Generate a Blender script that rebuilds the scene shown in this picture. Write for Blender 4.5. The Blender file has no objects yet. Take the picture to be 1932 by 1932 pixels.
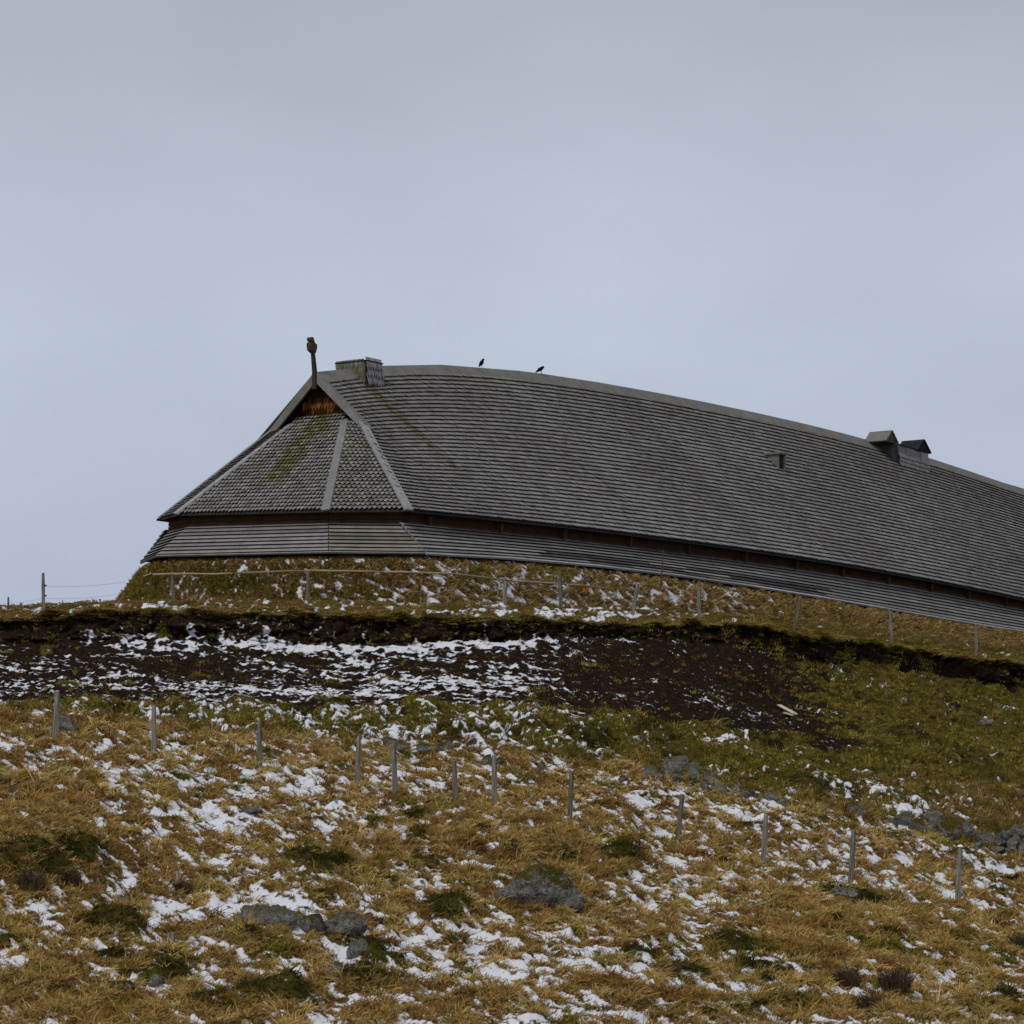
import bpy, bmesh, math, random
import numpy as np
from mathutils import Vector, Matrix

random.seed(7)
rng = np.random.default_rng(11)
scene = bpy.context.scene
COL = scene.collection
pi = math.pi

# ------------------------------------------------------------------ camera
F = 5900.0            # focal length in units of 1/1932 of the picture width
UC, VH = 966.0, 1606.0  # optical axis column, height of the eye-level line
EYE = 1.7
cam_d = bpy.data.cameras.new("camera")
cam = bpy.data.objects.new("camera", cam_d)
COL.objects.link(cam)
cam.location = (0, 0, EYE)
cam.rotation_euler = (pi / 2, 0, 0)
cam_d.sensor_width = 36.0
cam_d.lens = 36.0 * F / 1932.0
cam_d.shift_y = (VH - 966.0) / 1932.0
cam_d.clip_start = 0.5
cam_d.clip_end = 8000
cam_d.dof.use_dof = True
cam_d.dof.focus_distance = 104.0
cam_d.dof.aperture_fstop = 5.0
scene.camera = cam

# ------------------------------------------------------------------ light
scene.view_settings.view_transform = 'Standard'
scene.view_settings.look = 'None'
scene.view_settings.exposure = 0.0
scene.view_settings.gamma = 1.0
scene.view_settings.use_curve_mapping = False
SUN_EL, SUN_AZ = math.radians(50), math.radians(215)   # high, behind the camera and to its left
world = bpy.data.worlds.new("World")
scene.world = world
world.use_nodes = True
wn, wl = world.node_tree.nodes, world.node_tree.links
wn.clear()
wo = wn.new('ShaderNodeOutputWorld')
bg = wn.new('ShaderNodeBackground')
bg.inputs['Strength'].default_value = 0.1
sky = wn.new('ShaderNodeTexSky')
sky.sky_type = 'NISHITA'
sky.sun_disc = False
sky.sun_elevation = SUN_EL
sky.sun_rotation = SUN_AZ
tc = wn.new('ShaderNodeTexCoord')
sepw = wn.new('ShaderNodeSeparateXYZ')
wl.new(tc.outputs['Generated'], sepw.inputs[0])
ramp = wn.new('ShaderNodeValToRGB')
wl.new(sepw.outputs['Z'], ramp.inputs[0])
cr = ramp.color_ramp
stops = [(0.0, (4.45, 4.90, 6.15)), (0.08, (4.50, 5.00, 6.25)), (0.16, (5.05, 5.65, 6.75)),
         (0.205, (4.95, 5.45, 6.40)), (0.262, (4.30, 4.65, 5.35)), (0.40, (4.40, 4.75, 5.4)), (1.0, (5.2, 5.5, 6.0))]
while len(cr.elements) < len(stops):
    cr.elements.new(0.5)
for e, (p, c) in zip(cr.elements, stops):
    e.position = p
    e.color = (c[0] / 10, c[1] / 10, c[2] / 10, 1)
mapn = wn.new('ShaderNodeMapping')
mapn.inputs['Scale'].default_value = (3.2, 3.2, 7.0)
mapn.inputs['Rotation'].default_value = (0.0, 0.12, 0.0)
wl.new(tc.outputs['Generated'], mapn.inputs[0])
cn = wn.new('ShaderNodeTexNoise')
cn.inputs['Scale'].default_value = 1.6
cn.inputs['Detail'].default_value = 4
cn.inputs['Roughness'].default_value = 0.45
wl.new(mapn.outputs[0], cn.inputs['Vector'])
mr = wn.new('ShaderNodeMapRange')
mr.inputs['From Min'].default_value = 0.3
mr.inputs['From Max'].default_value = 0.7
mr.inputs['To Min'].default_value = 9.15
mr.inputs['To Max'].default_value = 10.85
wl.new(cn.outputs['Fac'], mr.inputs['Value'])
vm = wn.new('ShaderNodeVectorMath')
vm.operation = 'SCALE'
wl.new(ramp.outputs[0], vm.inputs[0])
wl.new(mr.outputs[0], vm.inputs['Scale'])
mixw = wn.new('ShaderNodeMixRGB')
mixw.inputs[0].default_value = 0.95
wl.new(sky.outputs[0], mixw.inputs[1])
wl.new(vm.outputs[0], mixw.inputs[2])
wl.new(mixw.outputs[0], bg.inputs[0])
wl.new(bg.outputs[0], wo.inputs[0])

sun_d = bpy.data.lights.new("sun", 'SUN')
sun_d.energy = 1.5
sun_d.angle = math.radians(16)
sun_d.color = (1.0, 0.95, 0.88)
sun = bpy.data.objects.new("sun", sun_d)
COL.objects.link(sun)
# sky azimuth is measured clockwise from +Y; the lamp shines from there down to the ground
sdir = Vector((math.sin(SUN_AZ) * math.cos(SUN_EL), math.cos(SUN_AZ) * math.cos(SUN_EL), math.sin(SUN_EL)))
sun.rotation_euler = (-sdir).to_track_quat('-Z', 'Y').to_euler()
sun.location = (0, 0, 60)


# ------------------------------------------------------------------ helpers
def pt(u, v, d):
    """World point seen at picture position (u, v) in 1/1932 units, at depth d."""
    return Vector(((u - UC) / F * d, d, (VH - v) / F * d + EYE))


def link(o, parent=None):
    COL.objects.link(o)
    if parent is not None:
        o.parent = parent
    return o


def tag(o, label=None, cat=None, group=None, kind=None):
    if label: o['label'] = label
    if cat: o['category'] = cat
    if group: o['group'] = group
    if kind: o['kind'] = kind
    return o


def empty(name, loc=(0, 0, 0)):
    o = bpy.data.objects.new(name, None)
    o.empty_display_size = 0.2
    o.location = loc
    return link(o)


def mesh_np(name, V, faces, mat=None, parent=None, attrs=None, midx=None, smooth=False):
    """faces: list of (n,k) index arrays with constant k."""
    me = bpy.data.meshes.new(name)
    V = np.asarray(V, dtype=np.float32)
    me.vertices.add(len(V))
    me.vertices.foreach_set('co', V.ravel())
    loops = np.concatenate([np.asarray(f).ravel() for f in faces]).astype(np.int32)
    tot = np.concatenate([np.full(len(f), np.asarray(f).shape[1]) for f in faces]).astype(np.int32)
    st = np.concatenate([[0], np.cumsum(tot)[:-1]]).astype(np.int32)
    me.loops.add(len(loops))
    me.loops.foreach_set('vertex_index', loops)
    me.polygons.add(len(tot))
    me.polygons.foreach_set('loop_start', st)
    me.polygons.foreach_set('loop_total', tot)
    if midx is not None:
        me.polygons.foreach_set('material_index', np.asarray(midx, dtype=np.int32))
    me.polygons.foreach_set('use_smooth', np.full(len(tot), bool(smooth), dtype=bool))
    for k, a in (attrs or {}).items():
        at = me.attributes.new(k, 'FLOAT', 'POINT')
        at.data.foreach_set('value', np.asarray(a, dtype=np.float32).ravel())
    me.update(calc_edges=True)
    me.validate()
    for m in (mat if isinstance(mat, (list, tuple)) else [mat]):
        if m: me.materials.append(m)
    o = bpy.data.objects.new(name, me)
    return link(o, parent)


BOXF = np.array([[0, 3, 2, 1], [4, 5, 6, 7], [0, 1, 5, 4], [1, 2, 6, 5], [2, 3, 7, 6], [3, 0, 4, 7]])


def hexa(name, P8, mat, parent=None):
    """box from 8 corners: 4 lower (loop) then 4 upper (same order)"""
    return mesh_np(name, [tuple(p) for p in P8], [BOXF], mat, parent)


class MB:
    """collects polygons for one mesh"""
    def __init__(s):
        s.v, s.f, s.m = [], [], []

    def box8(s, P, m=0):
        b = len(s.v)
        s.v += [tuple(p) for p in P]
        for f in BOXF:
            s.f.append([b + i for i in f]); s.m.append(m)

    def poly(s, P, m=0):
        b = len(s.v)
        s.v += [tuple(p) for p in P]
        s.f.append(list(range(b, b + len(P)))); s.m.append(m)

    def tube(s, pts, rads, n=6, m=0):
        b = len(s.v)
        pts = [Vector(p) for p in pts]
        for i, p in enumerate(pts):
            t = (pts[min(i + 1, len(pts) - 1)] - pts[max(i - 1, 0)]).normalized()
            a = t.orthogonal().normalized()
            if abs(t.z) < 0.9:
                a = Vector((0, 0, 1)).cross(t).normalized()
            c = t.cross(a)
            for k in range(n):
                an = 2 * pi * k / n
                s.v.append(tuple(p + (a * math.cos(an) + c * math.sin(an)) * rads[i]))
        for i in range(len(pts) - 1):
            for k in range(n):
                s.f.append([b + i * n + k, b + i * n + (k + 1) % n, b + (i + 1) * n + (k + 1) % n, b + (i + 1) * n + k]); s.m.append(m)
        s.f.append([b + k for k in range(n)][::-1]); s.m.append(m)
        e = b + (len(pts) - 1) * n
        s.f.append([e + k for k in range(n)]); s.m.append(m)

    def build(s, name, mat, parent=None, smooth=False):
        me = bpy.data.meshes.new(name)
        me.from_pydata(s.v, [], s.f)
        for m in (mat if isinstance(mat, (list, tuple)) else [mat]):
            me.materials.append(m)
        me.polygons.foreach_set('material_index', s.m)
        me.polygons.foreach_set('use_smooth', [bool(smooth)] * len(s.f))
        me.update()
        return link(bpy.data.objects.new(name, me), parent)


# ---- noise in numpy
def _h(ix, iy, seed):
    n = (ix.astype(np.int64) * 374761393 + iy.astype(np.int64) * 668265263 + seed * 974711) & 0xffffffff
    n = ((n ^ (n >> 13)) * 1274126177) & 0xffffffff
    return ((n ^ (n >> 16)) & 0xffffff) / float(0x1000000)


def gn(x, y, seed=0):
    x0, y0 = np.floor(x), np.floor(y)
    fx, fy = x - x0, y - y0
    sx = fx * fx * fx * (fx * (fx * 6 - 15) + 10)
    sy = fy * fy * fy * (fy * (fy * 6 - 15) + 10)

    def g(dx, dy):
        a = _h(x0 + dx, y0 + dy, seed) * 2 * pi
        return np.cos(a) * (fx - dx) + np.sin(a) * (fy - dy)
    a = g(0, 0) * (1 - sx) + g(1, 0) * sx
    b = g(0, 1) * (1 - sx) + g(1, 1) * sx
    return (a * (1 - sy) + b * sy) * 1.5


def fbm(x, y, octv=4, seed=0, gain=0.5):
    s, a, t = 0, 1.0, 0
    for i in range(octv):
        s = s + a * gn(x * 2 ** i + 17.3 * i, y * 2 ** i - 9.1 * i, seed + i)
        t += a * a
        a *= gain
    return s / math.sqrt(t)


def worley(x, y, seed=0):
    x0, y0 = np.floor(x), np.floor(y)
    best = np.full(x.shape, 9.0)
    for dx in (-1, 0, 1):
        for dy in (-1, 0, 1):
            px = x0 + dx + _h(x0 + dx, y0 + dy, seed)
            py = y0 + dy + _h(x0 + dx, y0 + dy, seed + 77)
            best = np.minimum(best, (px - x) ** 2 + (py - y) ** 2)
    return np.sqrt(best)


def sm(a, b, x):
    t = np.clip((x - a) / (b - a), 0, 1)
    return t * t * (3 - 2 * t)


# ------------------------------------------------------------------ materials
def material(name):
    m = bpy.data.materials.new(name)
    m.use_nodes = True
    n, l = m.node_tree.nodes, m.node_tree.links
    b = n['Principled BSDF']
    b.inputs['Roughness'].default_value = 0.9
    b.inputs['Specular IOR Level'].default_value = 0.06
    return m, n, l, b


def rgb(c):
    return (c[0], c[1], c[2], 1)


def N(n, t, **kw):
    o = n.new(t)
    for k, v in kw.items():
        if k in o.inputs:
            o.inputs[k].default_value = v
        else:
            setattr(o, k, v)
    return o


def mix(n, l, fac, a, b, mode='MIX'):
    o = n.new('ShaderNodeMixRGB')
    o.blend_type = mode
    for i, s in ((0, fac), (1, a), (2, b)):
        if isinstance(s, (int, float)):
            o.inputs[i].default_value = s
        elif isinstance(s, tuple):
            o.inputs[i].default_value = rgb(s)
        else:
            l.new(s, o.inputs[i])
    return o.outputs[0]


def attr(n, name):
    a = n.new('ShaderNodeAttribute')
    a.attribute_name = name
    return a


def noise(n, l, scale, detail=3, rough=0.55, vec=None):
    o = N(n, 'ShaderNodeTexNoise', Scale=scale, Detail=detail, Roughness=rough)
    if vec is None:
        t = n.new('ShaderNodeTexCoord')
        vec = t.outputs['Object']
    l.new(vec, o.inputs['Vector'])
    return o.outputs['Fac']


def maprange(n, l, v, a, b, c=0.0, d=1.0):
    o = N(n, 'ShaderNodeMapRange')
    o.inputs['From Min'].default_value = a
    o.inputs['From Max'].default_value = b
    o.inputs['To Min'].default_value = c
    o.inputs['To Max'].default_value = d
    l.new(v, o.inputs['Value'])
    return o.outputs[0]


def math2(n, l, op, a, b):
    o = n.new('ShaderNodeMath')
    o.operation = op
    for i, s in enumerate((a, b)):
        if isinstance(s, (int, float)):
            o.inputs[i].default_value = s
        else:
            l.new(s, o.inputs[i])
    return o.outputs[0]


def bump(n, l, b, h, strength=0.5, dist=0.02):
    o = N(n, 'ShaderNodeBump', Strength=strength, Distance=dist)
    l.new(h, o.inputs['Height'])
    l.new(o.outputs[0], b.inputs['Normal'])


def wood(name, dark, light, scale=(6, 6, 6), use_tint=False, tint_lo=.5, moss=False, mosscol=(0.085, 0.082, 0.010), per_object=True, grime=0.0):
    m, n, l, b = material(name)
    f1 = noise(n, l, 2.2, 4)
    f2 = noise(n, l, 14.0, 3)
    fac = math2(n, l, 'ADD', math2(n, l, 'MULTIPLY', f1, 0.55), math2(n, l, 'MULTIPLY', f2, 0.45))
    fac = maprange(n, l, fac, 0.32, 0.68)
    col = mix(n, l, fac, dark, light)
    if use_tint:
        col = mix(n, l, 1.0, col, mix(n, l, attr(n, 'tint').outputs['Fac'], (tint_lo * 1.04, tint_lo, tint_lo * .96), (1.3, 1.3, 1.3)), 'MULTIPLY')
    elif per_object:
        oi = n.new('ShaderNodeObjectInfo')
        col = mix(n, l, 1.0, col, mix(n, l, oi.outputs['Random'], (0.75, 0.74, 0.72), (1.18, 1.18, 1.2)), 'MULTIPLY')
    if moss:
        mf = math2(n, l, 'MULTIPLY', attr(n, 'moss').outputs['Fac'], maprange(n, l, noise(n, l, 5.0, 3), 0.35, 0.6, 0.5, 1.0))
        col = mix(n, l, mf, col, mosscol)
    l.new(col, b.inputs['Base Color'])
    bump(n, l, b, f2, 0.4, 0.01)
    return m


M = {}
M['shingle'] = wood('weathered_shingle', (0.152, 0.145, 0.134), (0.285, 0.276, 0.264), use_tint=True, moss=True)
M['endgrain'] = wood('tarred_end_grain', (0.020, 0.017, 0.015), (0.038, 0.034, 0.030), per_object=False)
M['deck'] = wood('tarred_roof_boards', (0.03, 0.026, 0.022), (0.055, 0.05, 0.045), per_object=False)
M['trim'] = wood('silver_grey_trim', (0.17, 0.165, 0.165), (0.29, 0.285, 0.29), moss=False)
M['ridge'] = wood('grey_ridge_board', (0.115, 0.108, 0.092), (0.195, 0.188, 0.168), per_object=False)
M['board'] = wood('grey_weatherboard', (0.15, 0.143, 0.135), (0.275, 0.266, 0.258))
M['board_warm'] = wood('warm_grey_weatherboard', (0.155, 0.138, 0.118), (0.275, 0.252, 0.222))
M['board_dark'] = wood('wet_dark_weatherboard', (0.035, 0.034, 0.036), (0.12, 0.12, 0.13))
M['edge'] = wood('pale_edge_board', (0.28, 0.28, 0.285), (0.42, 0.42, 0.43))
M['wall'] = wood('tarred_brown_wall', (0.035, 0.018, 0.010), (0.085, 0.045, 0.026))
M['orange'] = wood('orange_shingle_painted_shade', (0.16, 0.055, 0.012), (0.42, 0.17, 0.045), use_tint=True, tint_lo=.10)  # low tint floor lets the gable rows carry painted shade
M['brown'] = wood('brown_louver_wood', (0.06, 0.045, 0.036), (0.15, 0.115, 0.095))
M['purple'] = wood('purple_grey_shingle', (0.17, 0.155, 0.165), (0.29, 0.27, 0.285), use_tint=True, moss=True)
M['black'] = wood('black_louver_roof', (0.012, 0.012, 0.014), (0.03, 0.03, 0.034))

M['carved'] = wood('carved_tarred_wood', (0.035, 0.026, 0.016), (0.095, 0.074, 0.046))
M['pole'] = wood('peeled_pole_wood', (0.20, 0.15, 0.08), (0.36, 0.29, 0.17))
M['fresh'] = wood('pale_sawn_plank', (0.38, 0.31, 0.22), (0.55, 0.47, 0.36))

m, n, l, b = material('grey_post_wood')
tcn = n.new('ShaderNodeTexCoord')
mp_ = n.new('ShaderNodeMapping')
mp_.inputs['Scale'].default_value = (28, 28, 1.6)
l.new(tcn.outputs['Object'], mp_.inputs[0])
gr_ = noise(n, l, 1.0, 4, 0.6, mp_.outputs[0])
bl_ = noise(n, l, 4.0, 3)
col = mix(n, l, maprange(n, l, gr_, 0.35, 0.65), (0.075, 0.068, 0.058), (0.28, 0.262, 0.238))
col = mix(n, l, maprange(n, l, bl_, 0.5, 0.7, 0.0, 0.6), col, (0.10, 0.09, 0.055))
oi = n.new('ShaderNodeObjectInfo')
col = mix(n, l, 1.0, col, mix(n, l, oi.outputs['Random'], (0.65, 0.64, 0.62), (1.2, 1.18, 1.15)), 'MULTIPLY')
l.new(col, b.inputs['Base Color'])
bump(n, l, b, gr_, 0.9, 0.02)
M['post'] = m
m, n, l, b = material('crow_feather')
b.inputs['Base Color'].default_value = (0.006, 0.006, 0.009, 1)
b.inputs['Roughness'].default_value = 0.55
M['crow'] = m
m, n, l, b = material('galvanised_wire')
b.inputs['Base Color'].default_value = (0.28, 0.29, 0.31, 1)
b.inputs['Metallic'].default_value = 0.6
M['wire'] = m
m, n, l, b = material('black_insulator')
b.inputs['Base Color'].default_value = (0.015, 0.015, 0.018, 1)
M['insul'] = m
m, n, l, b = material('orange_plastic')
b.inputs['Base Color'].default_value = (0.55, 0.11, 0.025, 1)
M['orangeplastic'] = m
m, n, l, b = material('rusty_iron')
b.inputs['Base Color'].default_value = (0.11, 0.055, 0.03, 1)
M['rust'] = m
m, n, l, b = material('dry_twig')
col = mix(n, l, maprange(n, l, noise(n, l, 4, 2), 0.35, 0.65), (0.05, 0.032, 0.022), (0.13, 0.085, 0.05))
l.new(col, b.inputs['Base Color'])
M['twig'] = m
m, n, l, b = material('snow')
b.inputs['Base Color'].default_value = (0.84, 0.85, 0.88, 1)
M['snow'] = m


def rock_material(name, dark, light, mossy):
    m, n, l, b = material(name)
    f1 = noise(n, l, 3.0, 5, 0.6)
    f2 = noise(n, l, 16.0, 4, 0.6)
    col = mix(n, l, maprange(n, l, f1, 0.32, 0.68), dark, light)
    lich = maprange(n, l, noise(n, l, 8.0, 4, 0.65), 0.56, 0.64)
    col = mix(n, l, math2(n, l, 'MULTIPLY', lich, 0.6), col, (0.33, 0.33, 0.30))
    dk = maprange(n, l, f2, 0.36, 0.5, 0.45, 1.0)
    col = mix(n, l, 1.0, col, dk, 'MULTIPLY')
    if mossy:
        g = n.new('ShaderNodeNewGeometry')
        s = n.new('ShaderNodeSeparateXYZ')
        l.new(g.outputs['Normal'], s.inputs[0])
        tg = n.new('ShaderNodeTexCoord')
        sg_ = n.new('ShaderNodeSeparateXYZ')
        l.new(tg.outputs['Generated'], sg_.inputs[0])
        mz = math2(n, l, 'ADD', math2(n, l, 'MULTIPLY', s.outputs['Z'], 0.55), math2(n, l, 'MULTIPLY', math2(n, l, 'SUBTRACT', noise(n, l, 2.6, 4), 0.5), 1.3))
        mz = math2(n, l, 'ADD', mz, math2(n, l, 'MULTIPLY', math2(n, l, 'SUBTRACT', sg_.outputs['Z'], 0.55), 0.9))
        mf = maprange(n, l, mz, 0.33, 0.46, 0.0, mossy)
        mc = mix(n, l, maprange(n, l, f2, 0.35, 0.65), (0.035, 0.032, 0.006), (0.10, 0.082, 0.015))
        col = mix(n, l, mf, col, mc)
    l.new(col, b.inputs['Base Color'])
    bump(n, l, b, math2(n, l, 'ADD', f1, f2), 1.0, 0.12)
    return m


M['rock'] = rock_material('grey_rock', (0.095, 0.09, 0.08), (0.265, 0.252, 0.23), 0.3)
M['rock_moss'] = rock_material('mossy_grey_rock', (0.085, 0.082, 0.072), (0.24, 0.232, 0.21), 1.0)
M['rock_warm'] = rock_material('warm_grey_rock', (0.11, 0.10, 0.086), (0.28, 0.258, 0.228), 0.5)

# ---- ground
m, n, l, b = material('hillside_ground')
tcn = n.new('ShaderNodeTexCoord')
obj = tcn.outputs['Object']
fine = noise(n, l, 9.0, 4, 0.65, obj)
mid = noise(n, l, 2.3, 4, 0.6, obj)
vfine = noise(n, l, 30.0, 3, 0.6, obj)
gold = mix(n, l, maprange(n, l, fine, 0.35, 0.65), (0.055, 0.032, 0.011), (0.17, 0.10, 0.036))
green = mix(n, l, maprange(n, l, mid, 0.4, 0.62), (0.022, 0.021, 0.005), (0.085, 0.074, 0.014))
green = mix(n, l, math2(n, l, 'MULTIPLY', maprange(n, l, fine, 0.5, 0.66), 0.5), green, (0.11, 0.085, 0.025))
soil = mix(n, l, maprange(n, l, fine, 0.35, 0.65), (0.008, 0.005, 0.0038), (0.036, 0.022, 0.0155))
base = mix(n, l, attr(n, 'green').outputs['Fac'], gold, green)
sf = maprange(n, l, math2(n, l, 'ADD', attr(n, 'soil').outputs['Fac'], math2(n, l, 'MULTIPLY', math2(n, l, 'SUBTRACT', fine, 0.5), 0.8)), 0.4, 0.6)
base = mix(n, l, sf, base, soil)
sn = math2(n, l, 'ADD', attr(n, 'snow').outputs['Fac'], math2(n, l, 'MULTIPLY', math2(n, l, 'SUBTRACT', fine, 0.5), 0.9))
sn = math2(n, l, 'ADD', sn, math2(n, l, 'MULTIPLY', math2(n, l, 'SUBTRACT', vfine, 0.5), 0.5))
snf = maprange(n, l, sn, 0.42, 0.74)
base = mix(n, l, snf, base, (0.61, 0.62, 0.66))
l.new(base, b.inputs['Base Color'])
hb = math2(n, l, 'ADD', math2(n, l, 'MULTIPLY', math2(n, l, 'ADD', fine, math2(n, l, 'MULTIPLY', vfine, 0.6)), math2(n, l, 'SUBTRACT', 1.0, math2(n, l, 'MULTIPLY', snf, 0.8))), math2(n, l, 'MULTIPLY', snf, 0.5))
bump(n, l, b, hb, 0.9, 0.06)
b.inputs['Specular IOR Level'].default_value = 0.0
b.inputs['Roughness'].default_value = 1.0
M['ground'] = m

m, n, l, b = material('grass_blade')
a = attr(n, 'tint')
hi = n.new('ShaderNodeHairInfo')
k = maprange(n, l, hi.outputs['Random'], 0, 1, 0.65, 1.3)
l.new(mix(n, l, 1.0, a.outputs['Color'], k, 'MULTIPLY'), b.inputs['Base Color'])
b.inputs['Specular IOR Level'].default_value = 0.0
M['grass'] = m

# ------------------------------------------------------------------ terrain: feature lines of the hillside
UCOL = np.array([0, 200, 400, 600, 800, 1000, 1200, 1400, 1500, 1650, 1800, 1932], float)


def tab(us, vs):
    return np.interp(UCOL, us, vs)


lines_vd = [
    (tab([0, 1932], [1990, 1990]), tab([0, 1000, 1932], [50, 52, 55])),                  # below the picture
    (tab([0, 1932], [1932, 1932]), tab([0, 1000, 1932], [53, 55, 58])),                  # bottom edge
    (tab([0, 107, 290, 490, 675, 930, 1077, 1283, 1443, 1610, 1810, 1932],
         [1385, 1400, 1424, 1452, 1481, 1530, 1550, 1585, 1630, 1665, 1700, 1722]),
     tab([0, 1932], [78, 73.5])),                                                        # lower fence
    (tab([0, 400, 800, 1100, 1300, 1480, 1640, 1800, 1932], [1345, 1385, 1415, 1440, 1475, 1505, 1540, 1590, 1622]),
     tab([0, 1000, 1932], [81.5, 82, 79.5])),                                            # line of old wall stones
    (tab([0, 300, 600, 900, 1200, 1400, 1500, 1650, 1932], [1332, 1335, 1328, 1322, 1345, 1385, 1395, 1420, 1462]),
     tab([0, 600, 1000, 1500, 1932], [83.5, 86, 88.5, 92, 94])),                         # foot of the bare soil
    (tab([0, 300, 600, 900, 1200, 1400, 1500, 1700, 1932], [1210, 1200, 1215, 1203, 1200, 1214, 1246, 1270, 1308]),
     tab([0, 600, 1000, 1400, 1650, 1932], [96, 96.5, 98, 105, 112, 120])),              # foot of the cut bank
    (tab([0, 60, 82, 170, 200, 400, 700, 900, 1100, 1300, 1420, 1500, 1650, 1800, 1932],
         [1163, 1160, 1155, 1153, 1153, 1152, 1157, 1164, 1170, 1177, 1179, 1195, 1214, 1238, 1254]),
     tab([0, 600, 1000, 1400, 1650, 1932], [96.9, 97.4, 98.9, 106, 113.2, 121.2])),      # top of the cut bank
    (tab([0, 200, 240, 600, 800, 1000, 1200, 1400, 1650, 1932], [1172, 1160, 1150, 1148, 1149, 1156, 1164, 1178, 1206, 1240]),
     tab([0, 200, 600, 800, 1000, 1400, 1650, 1932], [114, 112, 106.5, 105, 110, 121, 131, 143])),   # foot of the turf wall
]
NL = len(lines_vd)
pre = [(-60, -1.6), (3, -1.7), (20, -2.6), (38, -4.0)]
post_ = [(260, 5.0), (4000, -60.0)]
dense_u = np.linspace(-110, 2042, 900)
UG = np.concatenate([[-9000, -3500, -1800, -1100], np.arange(-800, -115, 12), dense_u, np.arange(2054, 2780, 12), [3000, 3500, 5500, 11000]])
uc = np.clip(UG, 0, 1932)
Kd = [np.full(len(UG), p[0]) for p in pre]
Kz = [np.full(len(UG), p[1]) for p in pre]
for v_, d_ in lines_vd:
    vv, dd = np.interp(uc, UCOL, v_), np.interp(uc, UCOL, d_)
    ker = np.hanning(41); ker /= ker.sum()
    vv = np.convolve(np.pad(vv, 20, 'edge'), ker, 'valid')
    dd = np.convolve(np.pad(dd, 20, 'edge'), ker, 'valid')
    Kd.append(dd)
    Kz.append((VH - vv) / F * dd)
for p in post_:
    Kd.append(np.full(len(UG), p[0]))
    Kz.append(np.full(len(UG), p[1]))
Kd, Kz = np.array(Kd), np.array(Kz)
NK = len(Kd)


def pchip_slopes(X, Y):
    h = np.diff(X, axis=0)
    s = np.diff(Y, axis=0) / h
    m_ = np.zeros_like(Y)
    w1, w2 = 2 * h[1:] + h[:-1], h[1:] + 2 * h[:-1]
    ok = s[:-1] * s[1:] > 0
    with np.errstate(divide='ignore', invalid='ignore'):
        hm = (w1 + w2) / (w1 / s[:-1] + w2 / s[1:])
    m_[1:-1] = np.where(ok, hm, 0)
    m_[0], m_[-1] = s[0], s[-1]
    return m_


KM = pchip_slopes(Kd, Kz)
seg_rows = [4, 4, 5, 6, 24, 300, 85, 95, 120, 46, 34, 8, 6]
ps = []
for i, r in enumerate(seg_rows):
    ps += list(i + np.arange(r) / r)
ps.append(NK - 1 - 1e-6)
PG = np.array(ps)                       # row parameter; feature line k sits at k
nr, nc = len(PG), len(UG)
ii = np.floor(PG).astype(int)
tt = (PG - ii)[:, None]
D0, D1, Z0, Z1 = Kd[ii], Kd[ii + 1], Kz[ii], Kz[ii + 1]
hh = D1 - D0
DG = D0 + tt * hh
t2, t3 = tt * tt, tt ** 3
ZG = (2 * t3 - 3 * t2 + 1) * Z0 + (t3 - 2 * t2 + tt) * hh * KM[ii] + (-2 * t3 + 3 * t2) * Z1 + (t3 - t2) * hh * KM[ii + 1]
X = (UG[None, :] - UC) / F * np.maximum(DG, 45.0)
Y = DG.copy()
PP = np.repeat(PG[:, None], nc, 1)
UU = np.repeat(UG[None, :], nr, 0)
VV0 = VH - F * ZG / np.maximum(DG, 1)     # picture row of the smooth ground
A_, B_, C_, D_, E_, F_, G_ = 5, 6, 7, 8, 9, 10, 11   # feature line numbers: bottom, fence, stones, soil foot, bank foot, bank top, turf foot

jit = fbm(X * 0.5, Y * 0.35, 3, 5)
meadow = 1 - sm(C_ - .25, C_ + .25, PP + jit * .22)
bank = sm(E_ - .05, E_ + .12, PP + jit * .05) * (1 - sm(E_ + .80, E_ + 1.0, PP + fbm(X * 1.1, Y, 3, 8) * .22))
plate = sm(E_ + .8, F_, PP)
soilz = sm(D_ - .35, D_ + .1, PP + jit * .30) * (1 - sm(E_ + .82, F_, PP + fbm(X * 1.1, Y, 3, 8) * .2))
soil_r = 1 - sm(1420, 1640, UU + fbm(X * .45, Y * .4, 3, 21) * 90 - (VV0 - 1280) * 0.9)
soil = np.maximum(soilz * soil_r, bank * np.clip(np.where(UU > 1330, .85, .62) + .75 * fbm(X * .7, PP * 2.2, 3, 84), 0, 1))
dirt_patch = sm(.30, .6, fbm(X * .8, Y * .6, 4, 41)) * (1 - meadow) * (1 - plate) * .75
soil = np.clip(np.maximum(soil - sm(.45, .9, fbm(X * .7, Y * .5, 4, 31)) * .65, dirt_patch), 0, 1)
mounds_on = (1 - soil * .4)

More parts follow.
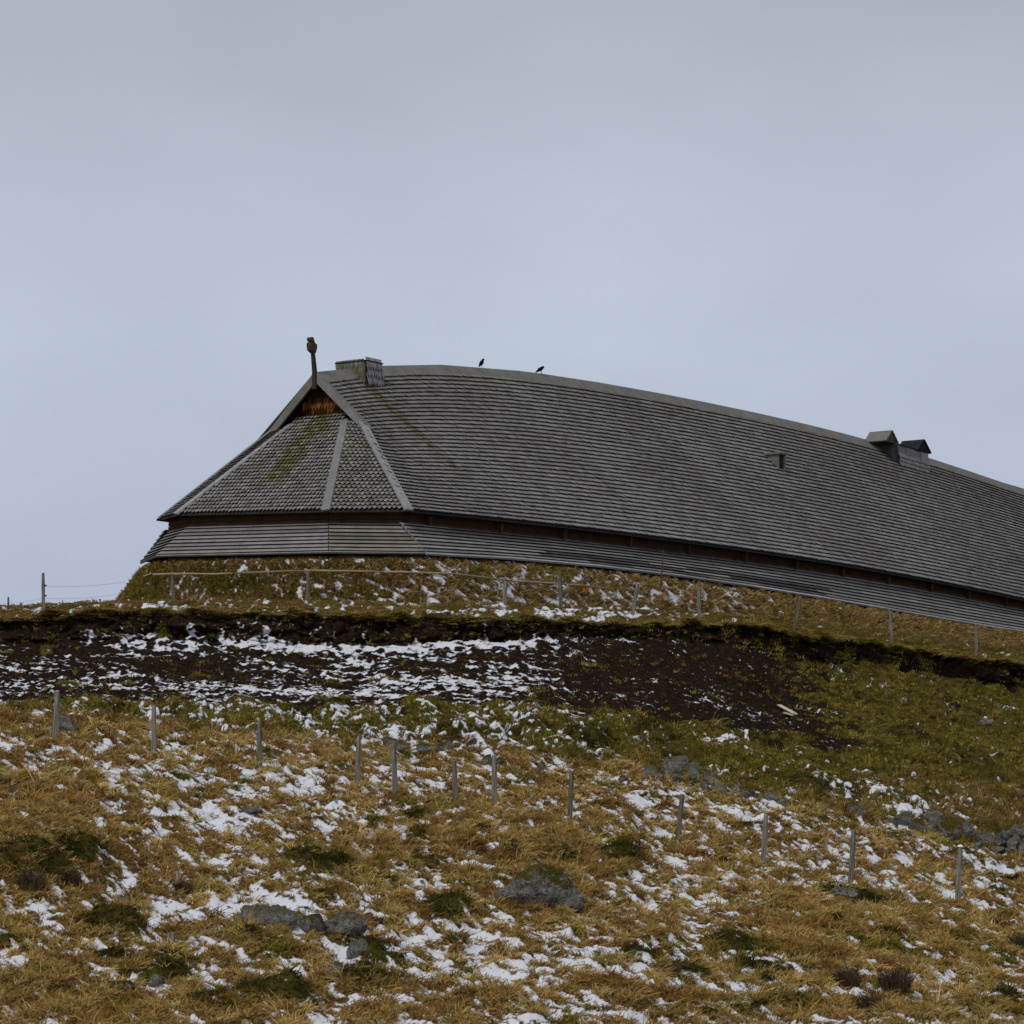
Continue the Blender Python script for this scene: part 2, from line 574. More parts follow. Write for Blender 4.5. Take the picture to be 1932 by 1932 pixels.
# big lumps picked out in the photograph: u, v, half width (m), half depth (m), height, greenness
LUMPS = [(622, 1650, .50, .8, .30, 1), (560, 1628, .4, .5, .12, .8), (842, 1722, .50, .8, .24, 1), (1172, 1628, .55, .8, .22, 1),
         (1645, 1720, .75, .8, .22, 1), (1575, 1700, .5, .6, .12, .9), (530, 1880, .55, .8, .26, 1), (690, 1850, .75, 1.0, .22, .75),
         (715, 1790, .5, .8, .16, 1), (60, 1668, .9, 1.0, .32, .8), (150, 1640, .6, .8, .18, .9), (210, 1765, .7, .9, .25, .8),
         (440, 1772, .45, .8, .18, .4), (520, 1795, .55, .8, .2, .1), (1490, 1900, .45, .7, .26, .7), (1380, 1795, .5, .7, .18, 1),
         (1130, 1880, .6, .8, .2, 0), (320, 1830, .5, .8, .2, .7), (100, 1850, .7, .8, .22, .5), (900, 1900, .6, .7, .22, .2),
         (1440, 1835, .6, .7, .12, 1), (1290, 1850, .5, .7, .14, .9), (1850, 1795, .8, .7, .18, .5), (1120, 1412, .7, 1.2, .30, 1),
         (1240, 1400, .6, 1.2, .24, .8), (860, 1395, .6, 1.0, .2, .8), (350, 1330, .5, 1, .2, .6), (1010, 1385, .6, 1, .25, .7),
         (1440, 1405, .7, 1.2, .3, .9), (1560, 1500, 1.0, 1.2, .2, .9), (1720, 1400, .9, 1.3, .3, .8), (1840, 1450, .8, 1.2, .3, .6)]
LUMPS += [(-30, 1600, 3.2, 4.5, .55, 0), (330, 1690, 2.2, 3.0, -.28, .25), (1010, 1610, 2.6, 3.0, .24, 0), (1560, 1770, 3.0, 3.5, .30, 0), (760, 1800, 2.2, 3.0, -.25, .3), (1250, 1700, 2.0, 3.0, -.22, .2), (1850, 1860, 2.5, 3.0, -.25, .3)]
rl = random.Random(5)
for _ in range(46):
    LUMPS.append((rl.uniform(0, 1932), rl.uniform(1490, 1925), rl.uniform(.18, .42), rl.uniform(.3, .6), rl.uniform(.06, .18), rl.uniform(.6, 1)))
lump_h = np.zeros_like(X)
lump_g = np.zeros_like(X)
lump_s = np.zeros_like(X)      # how far the lumps shed or gather snow


def base_index(u, v):
    c = int(np.argmin(np.abs(UG - u)))
    col = VV0[:, c]
    r0 = int(np.searchsorted(PG, 4.0))
    r = r0 + int(np.argmax(col[r0:] <= v))
    return r, c


for (lu, lv, rw, rd, lh, lg) in LUMPS:
    r, c = base_index(lu, lv)
    q = ((X - X[r, c]) / rw) ** 2 + ((Y - Y[r, c]) / rd) ** 2
    g = np.exp(-np.minimum(q, 30) ** 1.3)
    lump_h += lh * g
    lump_s += lh * g * (4 if rw < 1.5 else 1.0)
    lump_g = np.maximum(lump_g, lg * np.clip(g * (1.5 if rw < 1.5 else .8), 0, 1))

# relief
wx, wy = X + .25 * fbm(X * 1.3, Y * 1.3, 2, 61), Y + .25 * fbm(X * 1.3, Y * 1.3, 2, 62)
tus = np.clip(1.0 - worley(wx * 1.55, wy * 1.25, 3) * 1.25, 0, 1)
tus2 = np.clip(1.0 - worley(wx * 3.1, wy * 2.6, 4) * 1.25, 0, 1)
roll = fbm(X * .32, Y * .28, 3, 70)
mound = np.clip(1.0 - worley(wx * 1.25, wy * .95, 9) * 1.2, 0, 1)
hmk_meadow = roll * .10 + tus * .20 + tus2 * .09 + fbm(X * 5, Y * 5, 3, 71) * .022
hmk_green = roll * .10 + mound * .36 + tus2 * .09 + fbm(X * 5, Y * 5, 3, 72) * .02
clod = np.abs(fbm(X * 1.6, Y * 1.3, 4, 73))
hmk_soil = roll * .10 + clod * .14 + fbm(X * 6, Y * 6, 3, 74) * .035
rel = meadow * hmk_meadow + (1 - meadow) * ((1 - soil) * hmk_green + soil * hmk_soil)
rel = rel * (1 - .55 * plate) + lump_h
fade = sm(3.6, 4.2, PP) * (1 - sm(G_ - .1, G_ + .6, PP))
rel = rel * fade - .08 * fade
HH = ZG + rel
bank_lump = fbm(X * .55, PP * 1.5, 2, 83) * .35 + fbm(X * 1.5, PP * 3.0, 3, 81) * .32 + fbm(X * 4, PP * 8.0, 3, 82) * .10
Y = Y - bank * bank_lump - np.interp(UU, [0, 1250, 1450], [.05, .06, .34]) * sm(F_ - .35, F_ - .1, PP) * (1 - sm(F_ - .1, F_ + .1, PP))   # turf lip hangs over the cut

# ---- greenness
green = np.clip((1 - meadow) * (.80 + .25 * fbm(X * .5, Y * .4, 3, 90)) + meadow * (.80 * sm(.0, .7, fbm(X * .55, Y * .45, 4, 91)) + .25 * sm(.3, .9, -roll)), 0, 1)
gold_right = sm(1550, 1900, UU) * sm(C_, C_ + .3, PP) * (1 - sm(C_ + .5, C_ + .9, PP))
green = np.clip(green - .45 * gold_right, 0, 1)
green = np.maximum(green, lump_g)
green = np.where(PP > E_ + .8, np.clip(green - np.interp(UU, [0, 900, 1500], [.42, .35, .15]) + .35 * fbm(X * .8, Y * .6, 3, 93), 0, 1), green)

# ---- snow cover
cov = .39 + np.zeros_like(X)
COVER = [(430, 1555, 110, 26, .55), (330, 1535, 70, 14, .3), (300, 1465, 130, 26, .28), (520, 1480, 110, 34, .26), (600, 1450, 100, 40, .2), (130, 1590, 80, 40, .20),
         (80, 1400, 90, 14, .1), (1000, 1845, 150, 60, .28), (1160, 1860, 110, 50, .32), (800, 1770, 160, 30, .22), (1240, 1820, 90, 45, .2),
         (1350, 1530, 130, 22, .28), (1230, 1500, 120, 25, .2), (1700, 1660, 160, 30, .18), (1850, 1690, 80, 30, .24), (1770, 1765, 130, 24, .22),
         (1450, 1640, 120, 25, .12), (1090, 1720, 100, 30, .1), (620, 1860, 120, 60, .12), (350, 1900, 150, 40, .15), (120, 1740, 120, 60, .12),
         (470, 1700, 120, 40, .15), (760, 1560, 160, 40, .12), (1330, 1690, 90, 30, .15), (1800, 1600, 100, 20, .22), (1500, 1870, 160, 30, .15),
         (700, 1610, 140, 30, -.20), (1000, 1610, 130, 30, -.12), (1600, 1800, 200, 60, -.14), (60, 1540, 120, 50, -.08), (360, 1640, 130, 28, -.16),
         (1200, 1740, 120, 40, -.12), (230, 1915, 300, 34, -.34), (1850, 1900, 120, 70, -.12), (1660, 1600, 120, 28, -.08), (1050, 1690, 90, 40, -.3), (200, 1385, 180, 12, -.1), (900, 1510, 300, 18, -.06)]
VV1 = VH - F * HH / np.maximum(DG, 1)
for (cu, cv, ru, rv, a) in COVER:
    cov += a * (.65 if a > 0 else 1) * np.exp(-((UU - cu) / ru) ** 2 - ((VV0 - cv) / rv) ** 2)
al_, ac_ = X * .70 - Y * .71, X * .71 + Y * .70      # along and across the fall of the slope
nzA = fbm(ac_ * 1.2, al_ * .5, 2, 100) * .42 + fbm(ac_ * 4.0, al_ * 1.3, 2, 101) * .9 + fbm(ac_ * 9, al_ * 3.2, 2, 102) * .8 - (tus + tus2 * .9) * .55 - lump_s
rA = np.sort(nzA[(PP > 5) & (PP < 7) & (UU > -100) & (UU < 2032)].ravel())
snA = .5 + (nzA - np.interp(1 - np.clip(cov, .02, .9), np.linspace(0, 1, len(rA)), rA)) * .9
# between the wall stones and the soil
covB = .05 + .26 * (1 - sm(700, 1250, UU)) * (1 - sm(D_ - .25, D_ + .05, PP)) + 0 * X
for (cu, cv, ru, rv, a) in [(1360, 1405, 45, 9, .55), (1330, 1490, 80, 14, .3), (1700, 1530, 110, 28, .42), (1560, 1490, 60, 14, .2), (950, 1405, 160, 16, .22), (760, 1400, 120, 14, .2), (1050, 1340, 160, 18, .15), (1640, 1500, 50, 12, .25), (1600, 1560, 120, 12, .2)]:
    covB += a * np.exp(-((UU - cu) / ru) ** 2 - ((VV0 - cv) / rv) ** 2)
covB = np.where((UU > 1380) & (VV0 < 1390), covB * .25, covB)
nzB = fbm(X * 1.3 + Y * .2, Y * .55, 2, 110) * .5 + fbm(X * 5.0, Y * 5.0, 3, 111) * 1.0 + mound * .25
rB = np.sort(nzB[(PP > 7) & (PP < 9) & (UU > -100) & (UU < 2032)].ravel())
snB = .5 + (nzB - np.interp(1 - np.clip(covB, .005, .9), np.linspace(0, 1, len(rB)), rB)) * 1.2
# on the bare soil: thin drifts along the furrows
covS = .225 * (1 - sm(900, 1330, UU + (VV0 - 1260) * 0.5)) + .03
covS = covS * np.interp(PP, [D_ - .2, D_, D_ + .15, D_ + .45, D_ + .65, D_ + .85, D_ + .97, E_ + .05, E_ + .2, F_ - .2, F_], [1, 1, 1.15, .95, .6, .95, 1.1, .5, .12, .1, .1])
for (cu, cv, ru, rv, a) in [(690, 1222, 110, 8, .4), (900, 1213, 110, 8, .45), (1050, 1205, 130, 5, .4), (250, 1200, 110, 7, .3), (760, 1260, 170, 22, .14), (880, 1270, 90, 22, .16), (620, 1300, 300, 9, .26), (150, 1290, 150, 12, .22), (250, 1225, 200, 14, -.22), (350, 1250, 160, 14, -.2), (1160, 1250, 120, 20, -.05)]:
    covS += a * np.exp(-((UU - cu) / ru) ** 2 - ((VV0 - cv) / rv) ** 2)
fur = Y * 1.15 + X * .03 + .55 * fbm(X * .28, Y * .3, 3, 120)
ln1 = 1 - np.abs(fbm(X * .22 + 3, fur * 1.0, 3, 121)) * 4.6
ln2 = 1 - np.abs(fbm(X * .34 + Y * .30, Y * .75 - X * .22, 3, 122)) * 4.6
ln3 = 1 - np.abs(fbm(X * .8, Y * 1.6 + X * .2, 2, 125)) * 3.6
nzS = np.maximum(np.maximum(ln1, ln2 - .15), ln3 - .35) * 1.0 + fbm(X * .2, Y * .35, 2, 124) * .5 + fbm(X * 4.2, Y * 3.2, 4, 123) * .62 - clod * 1.0
rS = np.sort(nzS[(PP > 8) & (PP < 9.3) & (UU > -100) & (UU < 1450)].ravel())
snS = .5 + (nzS - np.interp(1 - np.clip(covS, .004, .95), np.linspace(0, 1, len(rS)), rS)) * .9
covP = .10 + 0 * X
for (cu, cv, ru, rv, a) in [(1100, 1160, 130, 8, .5), (950, 1157, 120, 6, .4), (340, 1148, 60, 5, .4), (120, 1156, 90, 6, .2), (700, 1152, 100, 5, .15)]:
    covP += a * np.exp(-((UU - cu) / ru) ** 2 - ((VV0 - cv) / rv) ** 2)
covP = np.where(UU > 1350, .03, covP)
nzP = fbm(X * 1.2, Y * .5, 2, 130) * .7 + fbm(X * 4, Y * 1.5, 3, 131) * .8
rP = np.sort(nzP[(PP > 10) & (PP < 11)].ravel())
snP = .5 + (nzP - np.interp(1 - np.clip(covP, .01, .9), np.linspace(0, 1, len(rP)), rP)) * 1.0
wS = sm(D_ - .3, D_ + .05, PP + jit * .2) * (1 - sm(F_ - .12, F_ + .02, PP))
wP = sm(F_ - .12, F_ + .02, PP)
snow = meadow * snA + (1 - meadow) * ((1 - wS - wP).clip(0, 1) * snB + wS * snS + wP * snP)
snow = np.clip(snow, 0, 1)
# a dark hollow with a little snow in it at the end of the stone wall
r, c = base_index(1918, 1650)
q = np.exp(-((X - X[r, c]) / .8) ** 2 - ((Y - Y[r, c]) / .8) ** 2)
HH = HH - .45 * q
soil = np.maximum(soil, q * 1.2).clip(0, 1)
snow = np.where(q > .4, 0, snow)
HH = HH + sm(.45, .85, snow) * .02 * fade

Vt = np.stack([X, Y, HH + EYE], -1)
idx = np.arange(nr * nc).reshape(nr, nc)
quads = np.stack([idx[:-1, :-1], idx[:-1, 1:], idx[1:, 1:], idx[1:, :-1]], -1).reshape(-1, 4)
ground = mesh_np('hillside', Vt.reshape(-1, 3), [quads], M['ground'], attrs={'snow': snow, 'soil': soil, 'green': green}, smooth=True)
tag(ground, 'snow-flecked grassy hillside rising to the longhouse', kind='structure')
VS = VH - F * HH / np.maximum(Y, 1)
R4 = int(np.searchsorted(PG, 4.2))


def ground_at(u, v):
    """nearest point of the hillside seen at (u, v)"""
    c = int(np.argmin(np.abs(UG - u)))
    k = R4 + int(np.argmax(VS[R4:, c] <= v))
    return Vector(Vt[k, c])


def ground_z(x, y):
    """height of the hillside under a world point"""
    u = x / max(y, 45) * F + UC
    c = int(np.argmin(np.abs(UG - u)))
    return float(np.interp(y, np.maximum.accumulate(Y[:, c]), Vt[:, c, 2]))


# ------------------------------------------------------------------ grass
def grass(name, label, base, tip, bend, rad, colr):
    n_ = len(base)
    hc = bpy.data.hair_curves.new(name)
    hc.add_curves([3] * n_)
    midp = base + (tip - base) * .5 + bend
    P = np.stack([base, midp, tip], 1).astype(np.float32)
    hc.attributes['position'].data.foreach_set('vector', P.ravel())
    ra = hc.attributes.get('radius') or hc.attributes.new('radius', 'FLOAT', 'POINT')
    R = np.stack([rad, rad * .8, rad * .25], 1).astype(np.float32)
    ra.data.foreach_set('value', R.ravel())
    ca = hc.attributes.new('tint', 'FLOAT_COLOR', 'CURVE')
    ca.data.foreach_set('color', np.concatenate([colr, np.ones((n_, 1))], 1).astype(np.float32).ravel())
    hc.materials.append(M['grass'])
    o = link(bpy.data.objects.new(name, hc))
    return tag(o, label, kind='stuff')


GOLD = np.array([(.16, .086, .032), (.29, .172, .055), (.42, .275, .095), (.33, .245, .068), (.57, .43, .20)])
OLIVE = np.array([(.165, .145, .020), (.21, .18, .026), (.095, .087, .014), (.24, .185, .038)])
DARKG = np.array([(.035, .036, .009), (.05, .050, .012), (.065, .060, .015)])


def scatter(n_tuft, per, w):
    """picks n_tuft places on the hillside grid with weight w (cell-wise) and returns row/col floats"""
    cw = w[:-1, :-1].ravel().astype(float)
    cw = np.cumsum(cw / cw.sum())
    k = np.searchsorted(cw, rng.random(n_tuft))
    r, c = np.divmod(k, nc - 1)
    return np.clip(r, 0, nr - 2), np.clip(c, 0, nc - 2)


def blades(r, c, per, length, radius, spread, upright, lean, gold_bias):
    n_ = len(r)
    fr, fc = rng.random(n_), rng.random(n_)

    def bl(A):
        return (A[r, c].T * (1 - fr) * (1 - fc) + A[r + 1, c].T * fr * (1 - fc) + A[r, c + 1].T * (1 - fr) * fc + A[r + 1, c + 1].T * fr * fc).T
    P0 = bl(Vt)
    gr = np.clip(green[r, c] + rng.normal(0, .18, n_), 0, 1)
    pick = fbm(P0[:, 0] * .55, P0[:, 1] * .42, 2, 140) * 1.25 + fbm(P0[:, 0] * 2.1, P0[:, 1] * 1.7, 2, 141) * 1.0 + rng.normal(0, .55, n_)
    pal_g = GOLD[np.clip(np.floor(pick + 2.5), 0, 4).astype(int)] * (1 - .35 * (1 - meadow[r, c]))[:, None]
    pal_o = np.where((lump_g[r, c] > .5)[:, None], DARKG[rng.integers(0, len(DARKG), n_)], OLIVE[rng.integers(0, len(OLIVE), n_)])
    tone = fbm(P0[:, 0] * .9, P0[:, 1] * .7, 3, 95)[:, None]
    pal_g = pal_g * np.where(tone > 0, 1 + tone * np.array([.5, .6, .75]), 1 + tone * np.array([.45, .6, .75])).clip(.5, 1.7)
    colr = pal_g * (1 - sm(.35, .7, gr))[:, None] + pal_o * sm(.35, .7, gr)[:, None]
    dk = sm(.1, .75, fbm(P0[:, 0] * .75, P0[:, 1] * .45, 3, 97))[:, None] * (1 - meadow[r, c])[:, None]
    colr = colr * (1 - .55 * dk)
    colr = colr * (1 + .18 * rng.normal(0, 1, (n_, 1))).clip(.5, 1.5)
    L = length * (1 - .45 * sm(.4, .8, gr)) * np.exp(rng.normal(0, .32, n_)) * (1 - .5 * sm(.05, .42, snow[r, c])) * (.7 + .9 * tus[r, c]) * np.where(rng.random(n_) < .035, 1.6, 1) * np.where(PP[r, c] > E_ + .5, .55, 1)
    P0 = np.repeat(P0, per, 0) + np.concatenate([rng.normal(0, spread, (n_ * per, 2)), np.full((n_ * per, 1), -.03)], 1)
    tl = np.stack([rng.normal(lean[0], .35, n_), rng.normal(lean[1], .35, n_)], 1)
    d2 = np.repeat(tl, per, 0) + rng.normal(0, .45, (n_ * per, 2))
    Lb = np.repeat(L, per) * (.6 + .6 * rng.random(n_ * per))
    tip = P0 + np.concatenate([d2, np.full((n_ * per, 1), upright)], 1) / np.sqrt((d2 ** 2).sum(1) + upright ** 2)[:, None] * Lb[:, None]
    bend = np.concatenate([-d2 * .08, np.full((n_ * per, 1), .09)], 1) * Lb[:, None]
    colb = np.repeat(colr, per, 0)
    return P0, tip, bend, np.repeat(np.full(n_, radius) if np.isscalar(radius) else radius[r, c], per) * (.7 + .6 * rng.random(n_ * per)), colb


cell_u = np.gradient(UG)[None, :] / 2.39          # wider cells beyond the picture get proportionally more
inv = ((UU > -300) & (UU < 2250)) * np.where((UU > -100) & (UU < 2035), 1.0, .55 * cell_u)
wM = meadow * (1 - snow * .93).clip(0, 1) * (1 - soil) * inv * (PP > 4.3) * (PP < C_ + .4)
wM = wM * np.where(snow > .45, np.where(snow > .85, .05, .22), 1.0)
RAD = .0030 + .00008 * DG
r, c = scatter(85000, 8, wM)
grass('meadow_grass', 'shaggy golden dead grass in tussocks on the snowy lower slope', *blades(r, c, 8, .125, RAD, .05, .42, (.22, -.2), 0))
wG = (1 - meadow) * (1 - soil).clip(.04, 1) * (1 - snow * .97).clip(0, 1) * inv * (PP < G_ + .1)
wG = wG * np.where(snow > .5, .12, 1.0)
r, c = scatter(42000, 7, wG)
grass('hill_grass', 'short olive moss and grass on the green slope under the bank', *blades(r, c, 7, .13, RAD, .06, .8, (.1, -.1), 0))
# turf hanging over the lip of the bank
wl_ = np.exp(-((PP - (F_ - .06)) / np.interp(UU, [0, 1250, 1450], [.11, .11, .10])) ** 2) * inv * np.clip(.45 + fbm(X * .8, Y * 0, 3, 86), .02, 1.2)
r, c = scatter(9000, 8, wl_)
grass('bank_grass', 'overhanging turf along the lip of the cut bank', *blades(r, c, 8, np.where(UU[r, c] > 1380, .42, .24), RAD, .06, .10, (.1, -.8), 0))

# ------------------------------------------------------------------ the longhouse: local frame s (along), w (towards the viewer), z
OX, OY = -9.12, 109.0
th = math.radians(35)
AX, AY = math.sin(th), math.cos(th)
NX, NY = math.cos(th), -math.sin(th)
LEN = 74.0


def H(s, w, z):
    s, w, z = np.asarray(s, float), np.asarray(w, float), np.asarray(z, float)
    s, w, z = np.broadcast_arrays(s, w, z)
    return np.stack([OX + s * AX + w * NX, OY + s * AY + w * NY, z + EYE], -1)


def HV(s, w, z):
    return Vector(H(s, w, z))


AV, NV, UPV = Vector((AX, AY, 0)), Vector((NX, NY, 0)), Vector((0, 0, 1))


def halfw(s, w0=5.715, s0=1.55, bow=2.0):
    t = np.clip((np.asarray(s, float) - s0) / (LEN - 2 * s0), 0, 1)
    return w0 + bow * np.sin(pi * t)


def fit_z(wfun, us, vs, s_lo, s_hi, deg=3):
    """height profile along s so that the edge passes where the photograph shows it"""
    s = np.linspace(s_lo, s_hi, 200)
    P = H(s, wfun(s), 0 * s)
    u = P[:, 0] / P[:, 1] * F + UC
    ok = (u >= min(us) - 3) & (u <= max(us) + 3)
    z = (VH - np.interp(u, us, vs)) / F * P[:, 1]
    c = np.polyfit(s[ok], z[ok], deg)
    sm_, sM_ = s[ok].min(), s[ok].max()

    def f(x):
        x = np.asarray(x, float)
        xc = np.clip(x, sm_, sM_)
        return np.polyval(c, xc)
    return f


EAVE_U = [773.5, 805, 1117, 1328, 1409, 1641, 1932]
EAVE_V = [960, 967, 999, 1027, 1038.5, 1073.4, 1131]
RIDGE_U = [605, 650, 716, 805, 900, 989, 1117, 1274, 1328, 1409, 1484, 1641, 1750, 1932]
RIDGE_V = [700, 694, 691, 690, 691.5, 697, 717.5, 749, 761, 774, 792, 828, 864, 923]
SKB_U = [799, 805, 1117, 1328, 1409, 1641, 1932]
SKB_V = [1037, 1038.5, 1068, 1088.6, 1099, 1143.7, 1190.6]
SKT_U = [770, 805, 1117, 1328, 1409, 1641, 1932]
SKT_V = [986, 993, 1023, 1050, 1063.4, 1094, 1151.6]
hw_sk = lambda s: halfw(s, 6.42, 1.53)
hw_wall = lambda s: halfw(s, 5.28, 1.8)
z_eave = fit_z(halfw, EAVE_U, EAVE_V, 1.55, 60)
z_ridge = fit_z(lambda s: 0 * s, RIDGE_U, RIDGE_V, 3.6, 70, 5)
z_skb = fit_z(hw_sk, SKB_U, SKB_V, 1.53, 60)
z_skt = fit_z(lambda s: hw_wall(s) + .12, SKT_U, SKT_V, 1.8, 60)
print('eave', z_eave([2, 20, 40, 48]), 'ridge', z_ridge([4, 17, 30, 45, 61]), 'skb', z_skb([2, 20, 40]), 'skt', z_skt([2, 20, 40]))

house = empty('longhouse', HV(LEN / 2, 0, 7.0))
tag(house, 'long grey wooden longhouse with a huge shingled roof on the hilltop', 'longhouse')
HINV = Matrix.Translation(-house.location)


def hp(o):
    """parent a world-space mesh to the house without moving it"""
    o.parent = house
    o.matrix_parent_inverse = HINV
    return o


def end_rise(w, k=.043, w0=3.4):
    """the eaves climb a little towards the far corner of the end wall"""
    return k * np.clip(w0 - np.asarray(w, float), 0, 9.2)


ZE = float(z_eave(1.55))
SV = 3.7                       # the gable verge
SG = 4.08                      # the gable wall
wC, sE, wE = 3.355, 1.55, 5.715
zr0 = float(z_ridge(SV)) - .14  # roof plane just under the ridge cap
wT2, wT1 = 2.05, 1.28


def RS(s, q, side=1):
    """main roof plane: q = 0 ridge, 1 eave"""
    s, q = np.broadcast_arrays(np.asarray(s, float), np.asarray(q, float))
    zr = z_ridge(np.clip(s, SV, LEN)) - .14
    ze = z_eave(s) + (.39 if side < 0 else 0)
    return H(s, side * q * halfw(s), zr + (ze - zr) * q)


def RN(s, q, side=1):
    e = 1e-3
    ds = RS(s + e, q, side) - RS(s - e, q, side)
    dq = RS(s, q + e, side) - RS(s, q - e, side)
    nn = np.cross(dq, ds) * side
    return nn / np.linalg.norm(nn, axis=-1, keepdims=True) * np.sign(nn[..., 2:3])


zT2 = float(zr0 + (z_eave(SV) - zr0) * wT2 / halfw(SV))
zT1 = ZE + .976 * SV
C3, E3 = HV(0, wC, ZE), HV(sE, wE, ZE)
B3, A3 = HV(0, -wC, ZE + float(end_rise(-wC))), HV(sE, -5.5, ZE + .39)
T1, T2 = HV(SV, wT1, zT1), HV(SV, wT2, zT2)
T1b, T2b = HV(SV, -wT1, zT1), HV(SV, -wT2, zT2)
wTop = wC + (wT1 - wC) / SV * SG
zTop = ZE + .976 * SG


def smin(q):
    """where the near roof plane ends at the gable end for a given q"""
    q = np.asarray(q, float)
    q2 = wT2 / float(halfw(SV))
    return np.where(q <= q2, SV, SV + (sE - SV) * (q - q2) / (1 - q2))


# ---- roof deck (both slopes, hip ends) with thickness
deck = MB()
TH = .05
sl = np.linspace(0, 1, 60)
for side in (1, -1):
    for j in range(12):
        q0, q1 = j / 12, (j + 1) / 12
        a0, a1 = smin(q0), smin(q1)
        p0 = RS(a0 + (LEN - 2 * a0) * sl, np.full(60, q0), side)
        p1 = RS(a1 + (LEN - 2 * a1) * sl, np.full(60, q1), side)
        for i in range(59):
            deck.poly([p0[i], p0[i + 1], p1[i + 1], p1[i]])
            dn = np.array([0, 0, -TH])
            deck.poly([p0[i] + dn, p1[i] + dn, p1[i + 1] + dn, p0[i + 1] + dn])
    e = RS(sE + (LEN - 2 * sE) * sl, np.ones(60), side)
    for i in range(59):
        deck.poly([e[i], e[i + 1], e[i + 1] - np.array([0, 0, TH]), e[i] - np.array([0, 0, TH])])
dz = Vector((0, 0, -TH))
for kq, quad in enumerate(([B3, C3, HV(SG, wTop, zTop), HV(SG, -wTop, zTop)], [C3, E3, T2, T1], [A3, B3, T1b, T2b])):
    quad = [quad[0], quad[1], quad[2] - UPV * (.14 if kq else .06), quad[3] - UPV * (.14 if kq else .06)]
    deck.poly(quad)
    deck.poly([p + dz for p in quad][::-1])
    deck.poly([quad[0], quad[0] + dz, quad[1] + dz, quad[1]])
fa = lambda s, w, z: HV(LEN - s, w, z)      # far end, mirrored
zeF = float(z_eave(LEN - sE))
for quad in ([fa(0, -wC, zeF), fa(0, wC, zeF), fa(SG, wTop, zeF + 4.1), fa(SG, -wTop, zeF + 4.1)],
             [fa(0, wC, zeF), fa(sE, wE, zeF), fa(SV, wT2, zeF + 3.7), fa(SV, wT1, zeF + 3.6)],
             [fa(0, -wC, zeF), fa(sE, -wE, zeF), fa(SV, -wT2, zeF + 3.7), fa(SV, -wT1, zeF + 3.6)]):
    deck.poly(quad)
roof = hp(deck.build('roof', M['deck']))


# ---- shingles
def shingle_mesh(name, mats, parts, thick=.06, tip=.078, square=.42, jag=.05):
    """parts: list of (P, N, E, G, width, pitch, tint, moss): anchor, normal, along, down-slope unit vectors per shingle"""
    Vs, fs, ms, ti, mo = [], [], [], [], []
    nb = 0
    F5, F4 = [], []
    for (P, Nn, E, G, wd, pitch, tint, moss) in parts:
        k = len(P)
        a = rng.normal(0, jag, k)
        lift = rng.random(k) * .018

        def corner(x, y, h):
            return P + E * (x * wd)[:, None] + G * (y * pitch)[:, None] + Nn * h[:, None]
        o = np.ones(k)
        y1 = square + a
        y2 = 1.02 + a
        top = [corner(-.5 * o, -.55 * o, .012 * o), corner(.5 * o, -.55 * o, .012 * o), corner(.49 * o, y1, tip * .85 * o + lift),
               corner(.10 * o, y2, tip * o + lift), corner(-.10 * o, y2, tip * o + lift), corner(-.49 * o, y1, tip * .85 * o + lift)]
        bot = [corner(.49 * o, y1, tip * .85 * o + lift - thick), corner(.10 * o, y2, tip * o + lift - thick),
               corner(-.10 * o, y2, tip * o + lift - thick), corner(-.49 * o, y1, tip * .85 * o + lift - thick)]
        V = np.stack(top + bot, 1)
        b0 = nb + np.arange(k)[:, None] * 10
        F5.append(b0 + np.array([0, 5, 4, 3, 2, 1])[None, :])
        for q in ([2, 3, 7, 6], [3, 4, 8, 7], [4, 5, 9, 8]):
            F4.append(b0 + np.array(q)[None, :])
        Vs.append(V.reshape(-1, 3))
        nb += 10 * k
        ti.append(np.repeat(tint, 10)); mo.append(np.repeat(moss, 10))
    n5 = sum(len(f) for f in F5)
    n4 = sum(len(f) for f in F4)
    o = mesh_np(name, np.concatenate(Vs), [np.concatenate(F5), np.concatenate(F4)], mats, None,
                attrs={'tint': np.concatenate(ti), 'moss': np.concatenate(mo)}, midx=np.concatenate([np.zeros(n5), np.ones(n4)]))
    return o


def patchy(m_):
    """moss grows on some shingles and not on their neighbours"""
    return np.clip(m_ * rng.choice([.3, .85, 1.2, 1.5], len(m_)), 0, 1)


def unit(v):
    return v / np.linalg.norm(v, axis=-1, keepdims=True)


def seg_dist(u, v, pts_):
    d = np.full(u.shape, 1e9)
    for (a, b, c_, e) in pts_:
        t = np.clip(((u - a) * (c_ - a) + (v - b) * (e - b)) / ((c_ - a) ** 2 + (e - b) ** 2 + 1e-9), 0, 1)
        d = np.minimum(d, np.hypot(u - a - t * (c_ - a), v - b - t * (e - b)))
    return d


